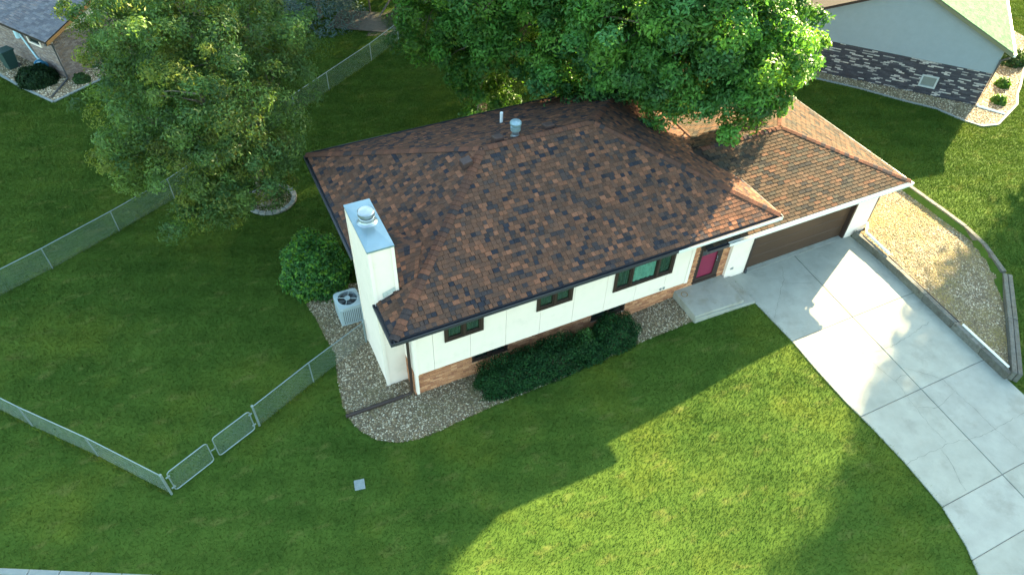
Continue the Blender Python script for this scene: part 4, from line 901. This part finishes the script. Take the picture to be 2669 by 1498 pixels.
m = MB(); m.add([p(.02, .0, 2.30), p(.02, GWL, 2.30), p(.02, GWL / 2, 2.2 + GWL / 2 * rs)], [[0, 2, 1]]); m.build('gable_siding', M_trimw, nl)
m = MB(); m.obox(NL_A, NL_U, NL_V, 1.25, 2.35, -.05, .04, 1.35, 1.43); m.obox(NL_A, NL_U, NL_V, 1.25, 1.33, -.05, .04, 1.43, 2.2); m.obox(NL_A, NL_U, NL_V, 2.27, 2.35, -.05, .04, 1.43, 2.2); wn_ = m.build('window', M_trimw, nl)
m = MB(); m.obox(NL_A, NL_U, NL_V, 1.33, 2.27, .0, .02, 1.43, 2.2); m.build('pane', M_glass, wn_)
m = MB(); m.tube([p(-.3, -.55, 2.15), p(-.06, -.12, 1.95), p(-.06, -.08, .12), p(-.5, -.9, .06), p(-.9, -1.6, .06)], .05, 6); m.build('downspout', M_acd, nl)
m = MB(); m.tube([p(2.0, -.08, .3), p(2.9, -.10, 1.9)], .05, 6); m.tube([p(2.0, -.08, .05), p(2.0, -.08, .6)], .05, 6); m.lathe(p(2.9, -.15, 1.5), [(.14, 0), (.14, .35), (.08, .5), (0, .52)], 12); m.build('meter_pipe', M_bluep, nl)
hr = thing('hose_reel', 'blue hose reel against the brick wall behind the dark shrub', 'hose reel', p(1.5, -.35, 0))
m = MB(); o = Vector(p(1.5, -.35, .45)); m.tube([o - Vector((*NL_U, 0)) * .18, o - Vector((*NL_U, 0)) * .15], [.28, .28], 16); m.tube([o + Vector((*NL_U, 0)) * .15, o + Vector((*NL_U, 0)) * .18], [.28, .28], 16); m.build('flange', M_blue, hr)
m = MB(); m.tube([o - Vector((*NL_U, 0)) * .15, o + Vector((*NL_U, 0)) * .15], [.2, .2], 14); m.build('hose_coil', M_bluep, hr)
m = MB(); m.tube([o - Vector((*NL_U, 0)) * .2, o - Vector((*NL_U, 0)) * .2 - Vector((0, 0, .45))], .025, 6); m.tube([o + Vector((*NL_U, 0)) * .2, o + Vector((*NL_U, 0)) * .2 - Vector((0, 0, .45))], .025, 6); m.build('stand', M_blue, hr)
bn = thing('wheelie_bin', 'dark green wheeled bin at the picture edge beside the brick house', 'bin', p(3.4, -.9, 0))
m = MB(); o2 = nlp(3.4, -.9)
m.add([(*(np.array(o2) + NL_U * a * s + NL_V * b * s), z) for z, s in ((.05, .24), (.95, .30)) for a, b in ((-1, -1), (1, -1), (1, 1), (-1, 1))], BOXF.tolist()); m.build('body', M_bin, bn)
m = MB(); m.obox(o2, NL_U, NL_V, -.32, .32, -.34, .36, .95, 1.02); bevel(m.build('lid', M_bin, bn), .03, 2)
m = MB(); m.tube([(*nlp(3.15, -.62), .1), (*nlp(3.65, -.62), .1)], .1, 10); m.build('wheels', M_acd, bn)
shrub('juniper_shrub', 'spreading dark shrub on pale pebbles by the brick wall', nlp(1.05, -1.0), .95, .95, .75, 5000, .07, [(.012, .03, .012), (.016, .038, .014)], power=2.0)
shrub('garden_plant', 'small grassy plant at the brick house downspout', nlp(-.7, .25), .4, .4, .35, 900, .08, [(.04, .09, .025)], M_leafA, cat='plant')
sw = thing('bed_edging', 'pale concrete strip round the pebbles by the brick house', 'edging', (-10, 25, 0))
for a, b in zip(BED_NL[0:5], BED_NL[1:6]):
    m = MB(); u = (Vector(b) - Vector(a)).normalized(); m.obox(a, u, (-u.y, u.x), 0.004, math.dist(a, b), -.06, .06, -.1, .06); m.build('edging_stone', M_walk, sw)
# ------------------------------------------------------------------ deck at the back
dk = thing('wooden_deck', 'old grey wooden deck with railing beyond the chain link fence', 'deck', (7.5, 26.5, 0))
du = Vector((.83, -.55)); dn = Vector((.55, .83)); do = Vector((4.3, 26.6))
for i in range(16):
    m = MB(); m.obox(do, du, dn, 0, 5.2, i * .15, i * .15 + .135, .16, .20); m.build('plank', M_wood, dk)
m = MB()
for a in (.1, 2.6, 5.0): m.obox(do, du, dn, a, a + .1, .02, 2.35, 0, .158)
m.build('joists', M_wood, dk)
for a in (1.8, 3.4, 5.1): m = MB(); m.obox(do, du, dn, a, a + .09, 2.3, 2.39, .2, 1.1); m.build('post', M_wood, dk)
m = MB(); m.obox(do, du, dn, 1.7, 5.3, 2.27, 2.42, 1.1, 1.14); m.build('handrail', mat('pale_rail', (.16, .15, .14), .8, .2), dk)
m = MB(); m.obox(do, du, dn, 3.0, 3.1, .2, 2.8, .9, .95); m.build('side_rail', M_wood, dk)
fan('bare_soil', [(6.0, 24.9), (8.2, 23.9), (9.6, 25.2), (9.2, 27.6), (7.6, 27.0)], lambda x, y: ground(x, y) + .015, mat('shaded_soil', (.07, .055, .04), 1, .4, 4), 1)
# ------------------------------------------------------------------ grass blades (stuff)
def grass():
    N = 2300000
    x = rng.uniform(-15, 48, N); y = rng.uniform(-13, 38, N); z = ground(x, y)
    q = (np.stack([x, y, z], -1) - CAM) @ CM.T
    k = (q[:, 2] > 1) & (np.abs(q[:, 0] / q[:, 2]) < .711 * 1.12) & (np.abs(q[:, 1] / q[:, 2]) < .399 * 1.15)
    x, y, z, dist = x[k], y[k], z[k], q[k, 2]
    for p in NOGRASS: 
        kk = ~inpoly(x, y, p); x, y, z, dist = x[kk], y[kk], z[kk], dist[kk]
    kk = ~(((x - ko.x) * kn.x + (y - ko.y) * kn.y) > -.02); x, y, z, dist = x[kk], y[kk], z[kk], dist[kk]
    n = len(x); th = rng.uniform(0, 6.28, n); h = rng.uniform(.025, .052, n) * np.clip(dist / 22, .8, 1.6); wd = rng.uniform(.007, .013, n) * np.clip(dist / 20, .8, 2.2)
    lean = rng.normal(0, .03, (n, 2)) + np.array([.012, -.006])
    c, s = np.cos(th), np.sin(th)
    V = np.stack([np.stack([x - c * wd, y - s * wd, z - .004], -1), np.stack([x + c * wd, y + s * wd, z - .004], -1), np.stack([x + lean[:, 0], y + lean[:, 1], z + h], -1)], 1).reshape(-1, 3)
    F = np.arange(3 * n).reshape(n, 3); col = np.repeat((rng.uniform(.8, 1.3, n))[:, None] * np.array([1, 1, .95]), 3, 0)
    tag(nobj('grass', V, F, M_grass, None, col), 'mown green lawn grass round the house', 'grass', kind='stuff')
    # longer unmown blades along fences and bed edges
    lines = [[(-7.6, -.13), (-11.17, 4.04), (-15, 8.6)], [(-4.84, 1.17), (-2.3, 2.4)], [(-14, 9.8), (-7.97, 12.68), (2.56, 20.03), (5.45, 22.05), (8, 23.8)], BED_F[:18], DRV_L[:10], BED_NR[:9], BED_NL[:6], [(17.95, -7.7), (21.95, -4.2), (22.85, -1.7), (22.85, 6)]]
    P = []
    for li, Ln in enumerate(lines):
        for a, b in zip(Ln[:-1], Ln[1:]):
            m = int(math.dist(a, b) * (130 if li < 3 else 70)); t = rng.random(m); P.append(np.stack([a[0] + (b[0] - a[0]) * t + rng.normal(0, .07 if li < 3 else .03, m), a[1] + (b[1] - a[1]) * t + rng.normal(0, .07 if li < 3 else .03, m), np.full(m, 1.0 if li < 3 else .55)], -1))
    P = np.concatenate(P); x, y, f = P.T; n = len(x); z = ground(x, y); th = rng.uniform(0, 6.28, n); h = rng.uniform(.06, .17, n) * f; wd = rng.uniform(.006, .012, n); c, s = np.cos(th), np.sin(th); ln = rng.normal(0, .045, (n, 2))
    V = np.stack([np.stack([x - c * wd, y - s * wd, z - .004], -1), np.stack([x + c * wd, y + s * wd, z - .004], -1), np.stack([x + ln[:, 0], y + ln[:, 1], z + h], -1)], 1).reshape(-1, 3)
    col = np.repeat(rng.uniform(.9, 1.7, n)[:, None] * np.array([1.45, 1.15, 1.1]), 3, 0)
    tag(nobj('grass', V, np.arange(3 * n).reshape(n, 3), M_grass, None, col), 'longer dry grass left along the fences and bed edges', 'grass', kind='stuff')
grass()
